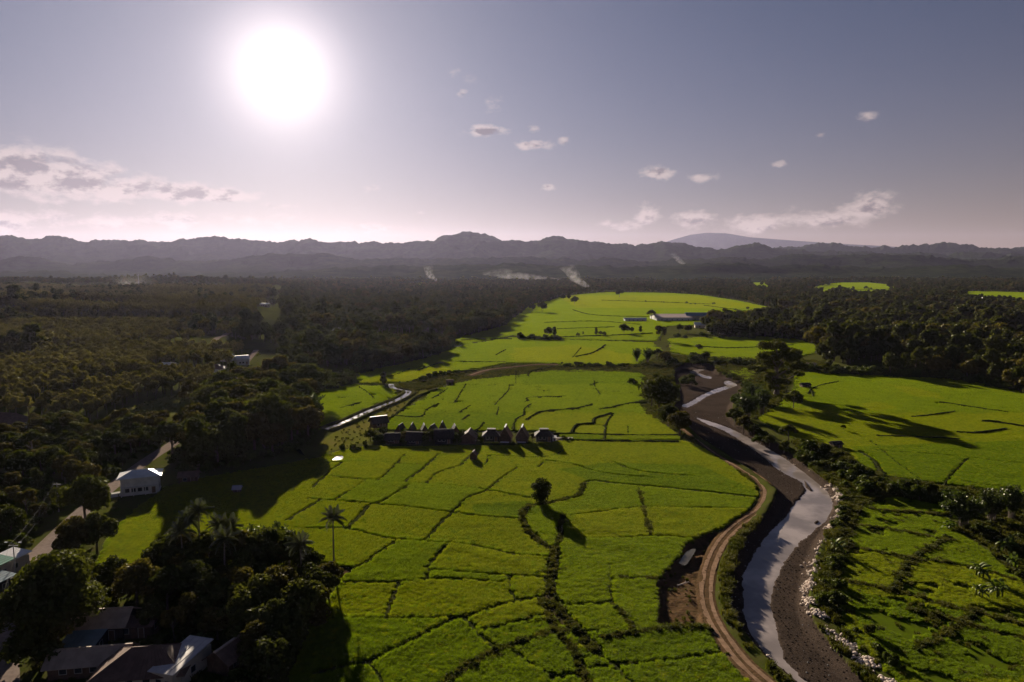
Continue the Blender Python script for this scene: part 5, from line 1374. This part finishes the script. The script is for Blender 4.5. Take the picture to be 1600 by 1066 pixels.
# ------------------------------------------------------------------ buildings
def house(name, label, px, py, w, d, h, rh, rot=0.0, roof='gable', wall='white_wall', roofm='grey_roof', over=.6, wins=2, stilt=0.0, group=None, cat='house', ridge_cap=None, door=True, keep=True):
    """walls, roof planes, door and windows; ridge runs along local x; (px, py) is the middle of the footprint"""
    x, y = G(px, py)
    root = empty(name, (x, y, zat(x, y)), rot)
    tag(root, label, cat, group)
    if keep:
        huts_keepout.append((x, y, max(w, d) * .62))
    z0 = stilt
    mb = MB()
    hx, hy = w / 2, d / 2
    if roof == 'gable':
        mb.add([(-hx, -hy, z0), (hx, -hy, z0), (hx, hy, z0), (-hx, hy, z0), (-hx, -hy, z0 + h), (hx, -hy, z0 + h), (hx, hy, z0 + h), (-hx, hy, z0 + h), (-hx, 0, z0 + h + rh * .97), (hx, 0, z0 + h + rh * .97)],
               [(0, 1, 5, 4), (2, 3, 7, 6), (1, 2, 6, 9, 5), (3, 0, 4, 8, 7), (3, 2, 1, 0)])
    else:
        mb.box(-hx, hx, -hy, hy, z0, z0 + h)
    if not stilt and not name == 'awning':
        mb.box(-hx - .15, hx + .15, -hy - .15, hy + .15, -.4, .12)
    mb.build('wall', M[wall], root)
    ex, ey = hx + over, hy + over
    k = rh / hy if hy else 0
    ze = z0 + h - over * k
    zr = z0 + h + rh
    rb = []
    if roof == 'gable':
        rb = [[(-ex, -ey, ze), (ex, -ey, ze), (ex, 0, zr), (-ex, 0, zr)], [(ex, ey, ze), (-ex, ey, ze), (-ex, 0, zr), (ex, 0, zr)]]
    elif roof == 'hip':
        q = max(.2, hx - hy)
        rb = [[(-ex, -ey, ze), (ex, -ey, ze), (q, 0, zr), (-q, 0, zr)], [(ex, ey, ze), (-ex, ey, ze), (-q, 0, zr), (q, 0, zr)], [(ex, -ey, ze), (ex, ey, ze), (q, 0, zr)], [(-ex, ey, ze), (-ex, -ey, ze), (-q, 0, zr)]]
    elif roof == 'shed':
        rb = [[(-ex, -ey, z0 + h + .05), (ex, -ey, z0 + h + .05), (ex, ey, z0 + h + rh), (-ex, ey, z0 + h + rh)]]
    elif roof == 'flat':
        rb = [[(-ex, -ey, z0 + h + .2), (ex, -ey, z0 + h + .2), (ex, ey, z0 + h + .22), (-ex, ey, z0 + h + .22)]]
    for i, q in enumerate(rb):
        m = MB().slab([(a, b, c + .06) for a, b, c in q], .12)
        # standing ribs of the sheets, running down the slope
        if len(q) == 4 and max(w, d) < 26:
            a0, a1, a2, a3 = [Vector((p[0], p[1], p[2] + .07)) for p in q]
            n = max(3, int((a1 - a0).length / 1.0))
            for j in range(n + 1):
                t = j / n
                m.tube([a0.lerp(a1, t), a3.lerp(a2, t)], .045, 3)
        m.build('roof_slope', M[roofm], root)
    if ridge_cap and roof == 'gable':
        MB().box(-ex - .05, ex + .05, -.28, .28, zr - .02, zr + .16).build('ridge_cap', M[ridge_cap], root)
    if roof == 'gable' and not ridge_cap:
        MB().box(-ex, ex, -.16, .16, zr - .04, zr + .13).build('ridge_cap', M[roofm], root)
    if stilt:
        for sx in (-hx + .2, 0, hx - .2):
            for sy in (-hy + .2, hy - .2):
                MB().box(sx - .12, sx + .12, sy - .12, sy + .12, -.4, z0 + .02).build('post', M['wood_wall'], root)
    def opening(nm, cx_, side, zc, ww, hh, mat):
        """a framed opening set 3 cm proud of the wall on one of the four sides"""
        o = MB(); fr = MB(); t = .03
        if side in 'sn':
            s = -1 if side == 's' else 1; yy = s * hy
            y0, y1 = sorted((yy + s * .005, yy + s * t)); f0, f1 = sorted((yy + s * .004, yy + s * (t + .04)))
            o.box(cx_ - ww / 2, cx_ + ww / 2, y0, y1, zc - hh / 2, zc + hh / 2)
            for a, b, c, e in ((-ww / 2 - .09, -ww / 2, -hh / 2, hh / 2), (ww / 2, ww / 2 + .09, -hh / 2, hh / 2), (-ww / 2 - .09, ww / 2 + .09, hh / 2, hh / 2 + .09), (-ww / 2 - .09, ww / 2 + .09, -hh / 2 - .09, -hh / 2)):
                fr.box(cx_ + a, cx_ + b, f0, f1, zc + c, zc + e)
        else:
            s = 1 if side == 'e' else -1; xx = s * hx
            x0, x1 = sorted((xx + s * .005, xx + s * t)); f0, f1 = sorted((xx + s * .004, xx + s * (t + .04)))
            o.box(x0, x1, cx_ - ww / 2, cx_ + ww / 2, zc - hh / 2, zc + hh / 2)
            for a, b, c, e in ((-ww / 2 - .09, -ww / 2, -hh / 2, hh / 2), (ww / 2, ww / 2 + .09, -hh / 2, hh / 2), (-ww / 2 - .09, ww / 2 + .09, hh / 2, hh / 2 + .09), (-ww / 2 - .09, ww / 2 + .09, -hh / 2 - .09, -hh / 2)):
                fr.box(f0, f1, cx_ + a, cx_ + b, zc + c, zc + e)
        p = o.build(nm, M[mat], root)
        fr.build('frame', M['frame'], p)
        return p
    if wins:
        for side in 'se':
            L = w if side in 'sn' else d
            n = wins if side == 's' else max(1, wins - 1)
            for i in range(n):
                opening('window', L * ((i + 1) / (n + 1 + (1 if side == 's' and door else 0)) - .5), side, z0 + min(h * .58, 1.6), min(1.1, L / (n + 2) * .7), min(1.1, h * .4), 'glass')
    if door:
        opening('door', w * .5 - w / (max(wins, 1) + 2) * .8, 's', z0 + min(1.05, h * .45), min(.95, w * .2), min(2.0, h * .8), 'door')
    return root

def all_houses():
    # compound at the bottom left
    big = house('farm_house', 'big brown-roofed house with a pale ribbed metal wing, bottom left', 232, 1056, 13.5, 9.0, 3.0, 2.3, R_(8), 'hip', 'cream_wall', 'brown_roof', .9, 3)
    x, y = G(282, 1052)
    wing = house('house_wing', 'pale ribbed metal roof of the wing right of the brown-roofed house', 286, 1056, 4.2, 9.5, 3.4, .75, R_(-14), 'shed', 'cream_wall', 'grey_roof', .35, 1, keep=True)
    house('long_shed', 'long shed with a tan roof left of the big house', 145, 1046, 12.0, 5.0, 2.6, 1.5, R_(9), 'gable', 'wood_wall', 'tan_roof', .7, 3)
    house('open_barn', 'dark-walled barn with a sunlit tan roof edge below the spreading tree', 160, 990, 10.0, 6.0, 3.2, 1.7, R_(7), 'gable', 'dark_wall', 'tan_roof', .8, 2)
    house('shed', 'small shed with a reddish roof right of the barn', 214, 990, 7.0, 3.6, 2.6, .9, R_(4), 'gable', 'wood_wall', 'brown_roof', .5, 1)
    house('lean_to', 'lean-to with a bluish-green sheet roof between the barn and the long shed', 131, 1018, 6.0, 4.6, 2.3, .5, R_(6), 'shed', 'dark_wall', 'blue_roof', .2, 1)
    house('tiled_hut', 'small dark tiled hut right of the big house', 358, 1040, 5.2, 4.6, 2.5, 1.6, R_(70), 'gable', 'wood_wall', 'brown_roof', .6, 1, ridge_cap='tan_roof')
    # roadside
    house('awning', 'roadside shop with a green and white sheet awning at the left edge', 12, 892, 5.4, 6.5, 3.0, .7, R_(-20), 'shed', 'cream_wall', 'white_roof', .5, 1)
    house('shop_porch', 'green sheet porch of the roadside shop', -4, 902, 4.6, 4.6, 3.3, .5, R_(-20), 'shed', 'cream_wall', 'green_roof', .4, 1)
    house('shop_shed', 'blue-grey sheet roof below the roadside shop', -2, 922, 4.5, 4.6, 2.4, .5, R_(-20), 'shed', 'dark_wall', 'blue_roof', .3, 1)
    # white two-storey house
    r = house('two_storey_house', 'white two-storey house with a pale metal roof above the shaded paddy', 221, 768, 10.2, 6.2, 5.8, 1.2, R_(22), 'hip', 'white_wall', 'white_roof', 1.0, 4)
    MB().box(-5.1, 5.1, -4.2, -3.11, 2.55, 2.7).build('balcony', M['white_wall'], r)
    rl = MB()
    for i in range(12):
        rl.box(-5.05 + i * .91, -4.99 + i * .91, -4.18, -4.12, 2.7, 3.5)
    rl.box(-5.1, 5.1, -4.19, -4.11, 3.5, 3.57)
    rl.build('railing', M['white_wall'], r)
    for i in range(4):
        MB().box(-5.0 + i * 3.25, -4.8 + i * 3.25, -4.1, -3.9, -.4, 2.55).build('post', M['white_wall'], r)
    house('field_shed', 'low brown shed right of the white two-storey house', 296, 752, 5.5, 4.2, 2.2, 1.0, R_(15), 'gable', 'wood_wall', 'brown_roof', .5, 1)
    house('field_hut', 'tiny grey hut in the shaded paddy', 371, 770, 2.2, 2.0, 1.5, .7, R_(10), 'gable', 'wood_wall', 'grey_roof', .3, 0)
    house('garden_wall_store', 'pale low wall and store on the road bank', 180, 776, 4.0, .5, 1.0, .1, R_(35), 'flat', 'white_wall', 'concrete', .02, 0, door=False, cat='wall')
    # left village
    house('long_house', 'brown-roofed house with white walls at the left border', 14, 669, 17, 9, 3.4, 3.0, R_(-12), 'hip', 'white_wall', 'brown_roof', .8, 4)
    house('village_house', 'pale gabled metal roof with a white ridge among the village trees', 410, 603, 10.5, 8.5, 2.8, 1.7, R_(-20), 'gable', 'white_wall', 'grey_roof', .7, 2, ridge_cap='white_roof')
    house('village_house', 'white flat sheet roof behind the gabled one', 432, 594, 9.0, 6.0, 3.6, .9, R_(-4), 'shed', 'wood_wall', 'white_roof', .6, 2)
    house('village_house', 'grey roof half hidden left of the white sheet roof', 414, 592, 8.0, 5.0, 2.8, 1.0, R_(-4), 'gable', 'wood_wall', 'grey_roof', .5, 1)
    house('village_house', 'blue-grey roofed house beside the lane', 350, 568, 12, 7, 3.2, 1.6, R_(-6), 'gable', 'white_wall', 'blue_roof', .7, 2)
    house('village_house', 'white-walled house where the road ends', 378, 572, 8, 8, 4.2, 1.8, R_(35), 'gable', 'white_wall', 'white_roof', .6, 2)
    house('village_house', 'brown hipped roof with white walls left of the road', 335, 588, 13, 8, 2.8, 2.0, R_(4), 'hip', 'white_wall', 'brown_roof', .8, 3)
    house('village_house', 'small pale roof in the village trees, right', 455, 561, 8, 6, 2.8, 1.2, R_(10), 'gable', 'cream_wall', 'white_roof', .6, 1)
    for px, py, w, lab, rm in [(545, 530, 14, 'bluish roof in the wood behind the left paddies', 'blue_roof'), (505, 534, 11, 'grey roof deep in the wood', 'grey_roof'), (400, 530, 9, 'small white roof near the lane top', 'white_roof'), (568, 495, 20, 'long pale roof in the far wood', 'white_roof'),
                               (375, 505, 12, 'small pale roof on the wooded slope', 'white_roof'), (415, 503, 10, 'white roof on the wooded slope, right of the small pale one', 'white_roof'), (594, 536, 12, 'grey roof at the wood edge', 'grey_roof'), (590, 461, 22, 'pale roof at the back of the wood', 'white_roof'), (545, 474, 18, 'dull roof at the back of the wood', 'grey_roof'),
                               (215, 556, 10, 'grey roof glimpsed in the plantation', 'grey_roof'), (202, 557, 7, 'white specked roof in the plantation', 'white_roof'), (265, 585, 8, 'pale roof at the plantation edge', 'white_roof'), (395, 460, 26, 'long pale roof on the far left slope', 'grey_roof')]:
        house('village_house', lab, px, py, w, w * .6, 3.2, w * .12, rng.uniform(-.3, .3), 'gable', 'cream_wall', rm, .6, 2)
    # the row of huts in the rice
    B = 691
    house('raised_hut', 'raised hut with a bright roof edge at the left end of the row', 592, 674, 6.0, 5.0, 2.4, 2.0, R_(30), 'gable', 'wood_wall', 'dark_roof', .7, 1, 2.0, 'huts in the rice', 'hut', 'white_roof')
    for i, (px, py, w, d, h, rh, rot, rm, wm, lab) in enumerate([
            (614, B, 4.6, 4.2, 2.0, 1.6, 3, 'dark_roof', 'wood_wall', 'wide dark thatched hut, leftmost in the front row'), (648, B + 1, 5.0, 4.6, 2.2, 2.1, -4, 'dark_roof', 'dark_wall', 'second dark thatched hut in the front row'),
            (694, B, 6.4, 5.2, 2.7, 2.5, 2, 'dark_roof', 'dark_wall', 'tall dark house in the middle of the hut row'), (733, B - 1, 6.5, 5.5, 2.4, 2.2, 85, 'brown_roof', 'wood_wall', 'brown-roofed hut with its gable to the camera')]):
        house('hut', lab, px, py, w, d, h, rh, R_(rot), 'gable', wm, rm, .8, 2, 0, 'huts in the rice', 'hut')
    for i, (px, lab) in enumerate([(628, 'pointed thatch roof, leftmost of the back row'), (644, 'pointed thatch roof, second of the back row'), (661, 'pointed thatch roof, third of the back row'), (677, 'pointed thatch roof, fourth of the back row'), (690, 'pointed thatch roof behind the tall dark house'), (713, 'pointed thatch roof at the right end of the back row')]):
        house('thatched_hut', lab, px + (i * 7 % 5) - 2, 680 + (i * 3 % 4), 4.0, 3.4 + .5 * (i % 2), 1.4, 2.6 + .5 * (i * 5 % 3), R_(78 + 12 * (i % 3)), 'gable', 'wood_wall', 'dark_roof', .5, 1, .6, 'huts in the rice', 'hut')
    for px, lab, w in [(768, 'square dark house with a flat-topped roof, left of the pair of steep huts', 7.0), (850, 'square dark house at the right end of the hut row', 7.4)]:
        r = house('hut', lab, px, B, w * .85, 5.0, 2.7, 1.9, 0, 'hip', 'dark_wall', 'dark_roof', .7, 2, .8, 'huts in the rice', 'hut')
        MB().box(-w * .24, w * .24, -1.2, 1.2, 4.5, 5.5).build('roof_lantern', M['dark_roof'], r)
    for px, lab in [(790, 'steep brown hut with a white ridge, left of the pair'), (816, 'steep brown hut with a white ridge, right of the pair')]:
        r = house('steep_hut', lab, px, B - 1, 5.0, 4.6, 1.9, 3.9, R_(84), 'gable', 'wood_wall', 'brown_roof', .45, 1, .5, 'huts in the rice', 'hut', 'white_roof')
        MB().box(-3.6, -2.5, -1.7, 1.7, .45, .6).build('porch', M['white_wall'], r)
    house('tiny_hut', 'tiny open hut on the bund below the row', 740, 719, 2.4, 2.2, 1.7, 1.1, R_(80), 'gable', 'wood_wall', 'brown_roof', .4, 0, .5, 'huts in the rice', 'hut')
    house('garden_wall', 'low pale garden wall at the right end of the hut row', 882, 688, 6.5, .4, .9, .1, 0, 'flat', 'cream_wall', 'concrete', .05, 0, door=False, cat='wall')
    house('garden_store', 'little white store beside the square dark house', 864, 690, 2.4, 2.0, 1.7, .4, 0, 'shed', 'white_wall', 'white_roof', .2, 0)
    house('field_shelter', 'little shelter on the edge of the right paddy', 1258, 606, 5.0, 3.2, 1.9, .9, R_(5), 'gable', 'wood_wall', 'dark_roof', .4, 0)
    house('field_shelter', 'small shelter beside the canal meadow', 703, 601, 3.4, 2.8, 1.8, 1.0, R_(5), 'gable', 'wood_wall', 'brown_roof', .4, 0)
    house('bank_shed', 'small dark shed above the right bank', 1306, 700, 3.6, 3.0, 1.9, .7, R_(8), 'gable', 'wood_wall', 'dark_roof', .4, 0)
    # far farm
    house('warehouse', 'long pink-roofed warehouse on the far plain', 1048, 500, 44, 34, 4.5, 3.0, R_(3), 'gable', 'white_wall', 'pink_roof', 1.0, 5, cat='warehouse')
    house('warehouse', 'bluish hangar beside the pink-roofed warehouse', 1090, 500, 30, 18, 6.0, 3.2, R_(-3), 'gable', 'cream_wall', 'blue_roof', 1.0, 4, cat='warehouse')
    house('farm_shed', 'low white roof left of the warehouse', 992, 502, 26, 9, 3.0, 1.2, R_(2), 'gable', 'white_wall', 'white_roof', .8, 3)
    for px, py, w, lab, rm in [(1118, 518, 16, 'grey farm roof in the tree row', 'grey_roof'), (1135, 514, 18, 'brown farm roof in the tree row', 'brown_roof'), (1132, 522, 10, 'small white farm roof in the tree row', 'white_roof'), (1100, 512, 20, 'pale sheet roof near the hangar', 'white_roof')]:
        house('farm_house', lab, px, py, w, w * .6, 3.2, w * .14, rng.uniform(-.2, .2), 'gable', 'cream_wall', rm, .6, 2)
    for px, py, w, lab, rm in [(1240, 487, 14, 'brown roof at the wood edge behind the far plain', 'brown_roof'), (1256, 485, 13, 'white roof at the wood edge behind the far plain', 'white_roof'), (1285, 502, 12, 'pink roof in the right-hand village, left end', 'pink_roof'), (1303, 505, 12, 'white roof in the right-hand village', 'white_roof'),
                               (1330, 503, 14, 'grey roof in the right-hand village', 'grey_roof'), (1352, 507, 16, 'bright bluish-white roof in the right-hand village', 'white_roof'), (1400, 517, 12, 'white roof alone in the right-hand wood', 'white_roof'), (1412, 513, 14, 'bluish roof behind the lone white one', 'blue_roof'),
                               (1320, 468, 16, 'grey roof in the distant village', 'blue_roof'), (1340, 468, 18, 'pink roof in the distant village', 'pink_roof'), (1362, 470, 14, 'dull roof in the distant village', 'grey_roof'), (1440, 470, 18, 'turquoise and white roof in the distant wood', 'blue_roof'), (1434, 471, 10, 'white wall house beside the turquoise roof', 'white_roof'),
                               (1540, 467, 12, 'white roof near the distant right fields', 'white_roof'), (1520, 494, 12, 'pale roof on the right, in the wood', 'white_roof'), (1575, 489, 16, 'pale roof by the right border', 'pink_roof'), (1178, 452, 18, 'white roof behind the far plain', 'white_roof'), (1455, 431, 26, 'pale roof far off under the hills', 'white_roof'),
                               (893, 452, 16, 'tiny white roof beside the smoke', 'white_roof'), (745, 433, 20, 'glinting roof at the foot of the hills', 'white_roof'), (1267, 576, 5, 'pale shed beside the river hedge', 'tan_roof')]:
        house('village_house', lab, px, py, w, w * .6, 3.2, w * .13, rng.uniform(-.3, .3), 'gable', 'white_wall', rm, .6, 2)
    # allotment rows by the far farm
    for i in range(7):
        o = strip('crop_row', smooth_line(GP([(1040 + i * 6, 543), (1052 + i * 6, 531)]), 3), .9, .1, M['rut' if i % 2 else 'bund'], .5)
        tag(o, kind='structure')

def poles():
    def pole(label, px, py, h, r0, lamps=True):
        x, y = G(px, py)
        root = empty('utility_pole', (x, y, 0)); tag(root, label, 'pole')
        MB().tube([(0, 0, -.5), (0, 0, h)], [r0, r0 * .6], 8).build('post', M['concrete'], root)
        MB().box(-1.1, 1.1, -.06, .06, h - .5, h - .36).build('cross_arm', M['metal'], root)
        if lamps:
            for s in (-1, 1):
                MB().tube([(0, 0, h), (s * .8, 0, h + .35), (s * 1.3, 0, h + .35)], [.04, .04, .03], 5).build('lamp_arm', M['metal'], root)
                MB().box(s * 1.55 - .3, s * 1.55 + .3, -.13, .13, h + .28, h + .42).build('lamp_head', M['lamp'], root)
        return Vector((x, y, h - .3))
    a = pole('concrete pole with two lamp arms beside the roadside shop', 25, 905, 8.2, .16)
    b = pole('concrete pole behind the round roadside tree', 92, 800, 8.5, .15, False)
    c = pole('concrete pole at the bottom left corner of the road', -30, 1090, 8.5, .16, False)
    for k, (p, q) in enumerate([(a, b), (c, a)]):
        for s in (-.9, .9):
            pts = [p.lerp(q, t) + Vector((s, 0, -1.2 * 4 * t * (1 - t))) for t in np.linspace(0, 1, 9)]
            o = MB().tube(pts, .014, 4).build('power_line', M['cable'])
            tag(o, ('left ' if s < 0 else 'right ') + ('sagging power line from the lamp pole to the next pole up the road' if k == 0 else 'sagging power line from the lamp pole to the bottom left corner'), 'cable')
    x, y = G(218, 463)
    root = empty('radio_mast', (x, y, zat(x, y) - 1)); tag(root, 'thin dark radio mast rising from the far left slope', 'mast')
    hh = 36
    for i in range(3):
        a_ = i * 2.094
        MB().tube([(math.cos(a_) * 1.3, math.sin(a_) * 1.3, 0), (math.cos(a_) * .35, math.sin(a_) * .35, hh)], .16, 5).build('leg', M['metal'], root)
    br = MB()
    for j in range(14):
        z0_ = hh * j / 14; z1_ = hh * (j + 1) / 14
        f0 = 1.3 - .95 * j / 14; f1 = 1.3 - .95 * (j + 1) / 14
        for i in range(3):
            a_ = i * 2.094; b_ = (i + 1) * 2.094
            br.tube([(math.cos(a_) * f0, math.sin(a_) * f0, z0_), (math.cos(b_) * f1, math.sin(b_) * f1, z1_)], .08, 3)
    br.build('bracing', M['metal'], root)
    MB().box(-2.4, 2.4, -.1, .1, hh - 2.5, hh - 1.9).build('antenna_bar', M['metal'], root)

# ------------------------------------------------------------------ stones along the river
def stone_mesh(seed):
    r = np.random.default_rng(seed); bm = bmesh.new(); bmesh.ops.create_icosphere(bm, subdivisions=1, radius=.5)
    for v in bm.verts: v.co *= r.uniform(.75, 1.2); v.co.z *= .7
    me = bpy.data.meshes.new('stone'); bm.to_mesh(me); bm.free(); return me
def stones():
    ms = []
    for i in range(4):
        m = stone_mesh(900 + i); m.materials.append(M['rock']); ms.append(m)
    mg = []
    for i in range(3):
        m = stone_mesh(950 + i); m.materials.append(M['net'] if i else M['gravel']); mg.append(m)
    def band(segs):
        P, S = [], []
        for pl, n, sp, lo, hi in segs:
            w = GP(pl, -.3); L = np.hypot(*np.diff(w, axis=0).T); c = np.concatenate([[0], np.cumsum(L)])
            s = rng.uniform(0, c[-1], n); cl = fbm(s / 3.0, s * 0 + 3, 2)
            s = s[(cl > .40) & (rng.random(n) < .8)]
            x = np.interp(s, c, w[:, 0]) + rng.normal(0, sp, len(s)); y = np.interp(s, c, w[:, 1]) + rng.normal(0, sp, len(s))
            P.append(np.column_stack([x, y, terrain(x, y) + .18])); S.append(rng.uniform(lo * .7, hi * .85, len(s)))
        return np.vstack(P), np.concatenate(S)
    P, S = band([([(1240, 721), (1264, 738)], 25, .7, .3, .8), ([(1288, 757), (1301, 765), (1310, 776), (1313, 788)], 300, .8, .5, 1.2), ([(1311, 800), (1303, 818), (1294, 831)], 200, .55, .5, 1.1), ([(1284, 846), (1278, 862), (1274, 872)], 90, .4, .35, .8),
                 ([(1271, 880), (1267, 900), (1260, 925), (1261, 945)], 420, .7, .45, 1.0), ([(1262, 940), (1274, 962), (1292, 978)], 420, .8, .45, 1.05), ([(1296, 985), (1310, 1002), (1320, 1010)], 60, .8, .35, .8), ([(1312, 1005), (1335, 1022), (1350, 1035)], 420, 1.0, .45, 1.0), ([(1350, 1035), (1378, 1060), (1420, 1095)], 500, .8, .45, 1.0),
                 ([(1188, 997), (1198, 1018), (1206, 1036)], 60, .5, .3, .8)])
    scatter('bank_stones', 'heap of pale stones lining the river bank', P, rng.uniform(0, 6.28, len(P)), S, rng.integers(0, 4, len(P)), ms)
    P, S = band([([(1170, 822), (1158, 842), (1146, 868)], 260, .9, .2, .5), ([(1136, 925), (1140, 955), (1152, 985)], 240, .8, .2, .5)])
    P2x, P2y = field_points(BED, 1.1)
    k = (P2y < 330) & ~inside(WATER_W[0], P2x, P2y) & ~inside(WATER_W[1], P2x, P2y)
    P2x, P2y = P2x[k], P2y[k]
    P = np.vstack([P, np.column_stack([P2x, P2y, terrain(P2x, P2y)])]); S = np.concatenate([S, rng.uniform(.12, .42, len(P2x)) ** 1.0])
    I = np.concatenate([rng.integers(1, 3, len(P) - len(P2x)), np.where(rng.random(len(P2x)) < .93, 0, 1)])
    scatter('river_gravel', 'brown river stones and gravel strewn over the bed', P, rng.uniform(0, 6.28, len(P)), S, I, mg)
    x, y = G(1068, 914)
    lg = MB().tube([(-1.6, 0, .5), (-.3, .08, .62), (1.5, .1, .8)], [.16, .14, .08], 8)
    lg.tube([(.4, .08, .68), (.9, .6, .95)], [.07, .03], 6)
    tag(lg.build('log', M['rock'], loc=(x, y, -.4), rot=(0, 0, .35)), 'pale bare log lying in the earth pit', 'log')
    # silt bar showing through the river
    for pts, lab in (([(1255, 748), (1262, 758), (1272, 770), (1268, 770), (1258, 762)], 'narrow gravel islet in the river'), ([(1271, 817), (1279, 813), (1280, 816), (1273, 820)], 'tiny gravel islet near the right bank')):
        g = GP(pts, Z_WATER); c = g.mean(0)
        v = [(p[0], p[1], Z_WATER - .2) for p in g] + [(c[0] + (p[0] - c[0]) * .5, c[1] + (p[1] - c[1]) * .5, Z_WATER + .3) for p in g]
        n = len(g)
        o = MB().add(v, [(i, (i + 1) % n, n + (i + 1) % n, n + i) for i in range(n)] + [tuple(range(n, 2 * n))]).build('gravel_islet', M['gravel'])
        tag(o, lab, kind='structure')

# ------------------------------------------------------------------ smoke of field fires
def smoke(label, path, r0, r1, dens, Ydist):
    """a drifting plume: widening irregular column of thin smoke along the given line (pixels at one distance)"""
    scale = Ydist / F
    base = G(*path[0])
    s = Ydist / base[1]
    pts = []
    for (px, py) in path:
        u = px - 800.0; v = 533.0 - py
        d = Vector((u, F * math.cos(PITCH) + v * math.sin(PITCH), -F * math.sin(PITCH) + v * math.cos(PITCH)))
        t = base[1] / d.y
        pts.append(Vector((d.x * t, d.y * t, CAM_H + d.z * t)))
    P = smooth_line(np.array([(p.x, p.z) for p in pts]), 6.0)
    n = len(P); k = 10; vs_ = []; fs = []
    o0 = Vector((pts[0].x, pts[0].y, 0))
    for i, (x, z) in enumerate(P):
        t = i / (n - 1); r = r0 + (r1 - r0) * t ** .8
        for j in range(k):
            a = 2 * math.pi * j / k
            q = r * (0.75 + .6 * float(vnoise(i * .45 + 7, j * .8)))
            vs_.append((x - o0.x + math.cos(a) * q, math.sin(a) * q * 1.2, z + math.cos(a + .9) * q * .35 + math.sin(a) * q * .45 * 0))
    for i in range(n - 1):
        for j in range(k):
            fs.append((i * k + j, i * k + (j + 1) % k, (i + 1) * k + (j + 1) % k, (i + 1) * k + j))
    fs += [tuple(range(k))[::-1], tuple((n - 1) * k + j for j in range(k))]
    zmax = max(v[2] for v in vs_)
    def fn(T):
        pv = T.n('ShaderNodeVolumePrincipled')
        pv.inputs['Color'].default_value = (.92, .9, .92, 1)
        pv.inputs['Anisotropy'].default_value = .3
        tc = T.n('ShaderNodeTexCoord')
        g = T.n('ShaderNodeSeparateXYZ'); T.put(g.inputs[0], tc.outputs['Object'])
        fall = T.ramp(g.outputs[2], 0.0, zmax, 1.0, .02, False)
        nz = T.ramp(T.noise(tc.outputs['Object'], .9 / r1 * 2.0, 4, .6), .38, .66)
        T.put(pv.inputs['Density'], T.m('MULTIPLY', T.m('MULTIPLY', fall, nz), dens))
        o = T.n('ShaderNodeOutputMaterial'); T.t.links.new(pv.outputs[0], o.inputs['Volume'])
    m = material('smoke', fn)
    m.cycles.volume_step_rate = 4.0
    ob = link('smoke_plume', mesh_from('smoke_plume', vs_, fs, [m]), loc=o0)
    tag(ob, label, 'smoke')

def smokes():
    smoke('white smoke plume rising beyond the far plain', [(1088, 431), (1084, 424), (1076, 418), (1066, 411), (1056, 402), (1050, 396)], 3, 18, .012, 0)
    smoke('white smoke plume at the edge of the far plain', [(925, 455), (918, 448), (908, 442), (898, 434), (893, 426), (886, 416)], 3, 18, .014, 0)
    smoke('faint smoke above the left wood', [(685, 444), (681, 438), (674, 432), (670, 424), (668, 416)], 3, 16, .011, 0)
    smoke('thin smoke drifting left of the far plain', [(890, 441), (850, 436), (810, 432), (770, 424)], 14, 40, .004, 0)
    smoke('low smoke veil left of the white plume', [(1060, 430), (1040, 427), (1015, 424), (985, 422)], 8, 20, .010, 0)

def more_smoke():
    smoke('broad faint smoke over the far left slope', [(235, 460), (228, 452), (218, 442), (205, 432)], 12, 42, .0025, 0)
    smoke('small smoke wisp above the village on the left', [(545, 532), (540, 527), (533, 520), (528, 512)], 2, 7, .03, 0)

def haze():
    """the evening air of the valley"""
    def fn(T):
        pv = T.n('ShaderNodeVolumePrincipled')
        pv.inputs['Color'].default_value = (.66, .65, 1.0, 1)
        pv.inputs['Density'].default_value = HAZE
        pv.inputs['Anisotropy'].default_value = .5
        o = T.n('ShaderNodeOutputMaterial'); T.t.links.new(pv.outputs[0], o.inputs['Volume'])
    m = material('haze', fn)
    mb = MB().box(-190000, 190000, -3200, 23000, -8, 1010)
    tag(mb.build('haze', m), 'evening haze filling the valley', kind='stuff')
HAZE = 9.5e-6

all_houses()
poles()
single_trees()
bushes()
woods()
make_rice()
make_weeds()
stones()
smokes()
more_smoke()
haze()
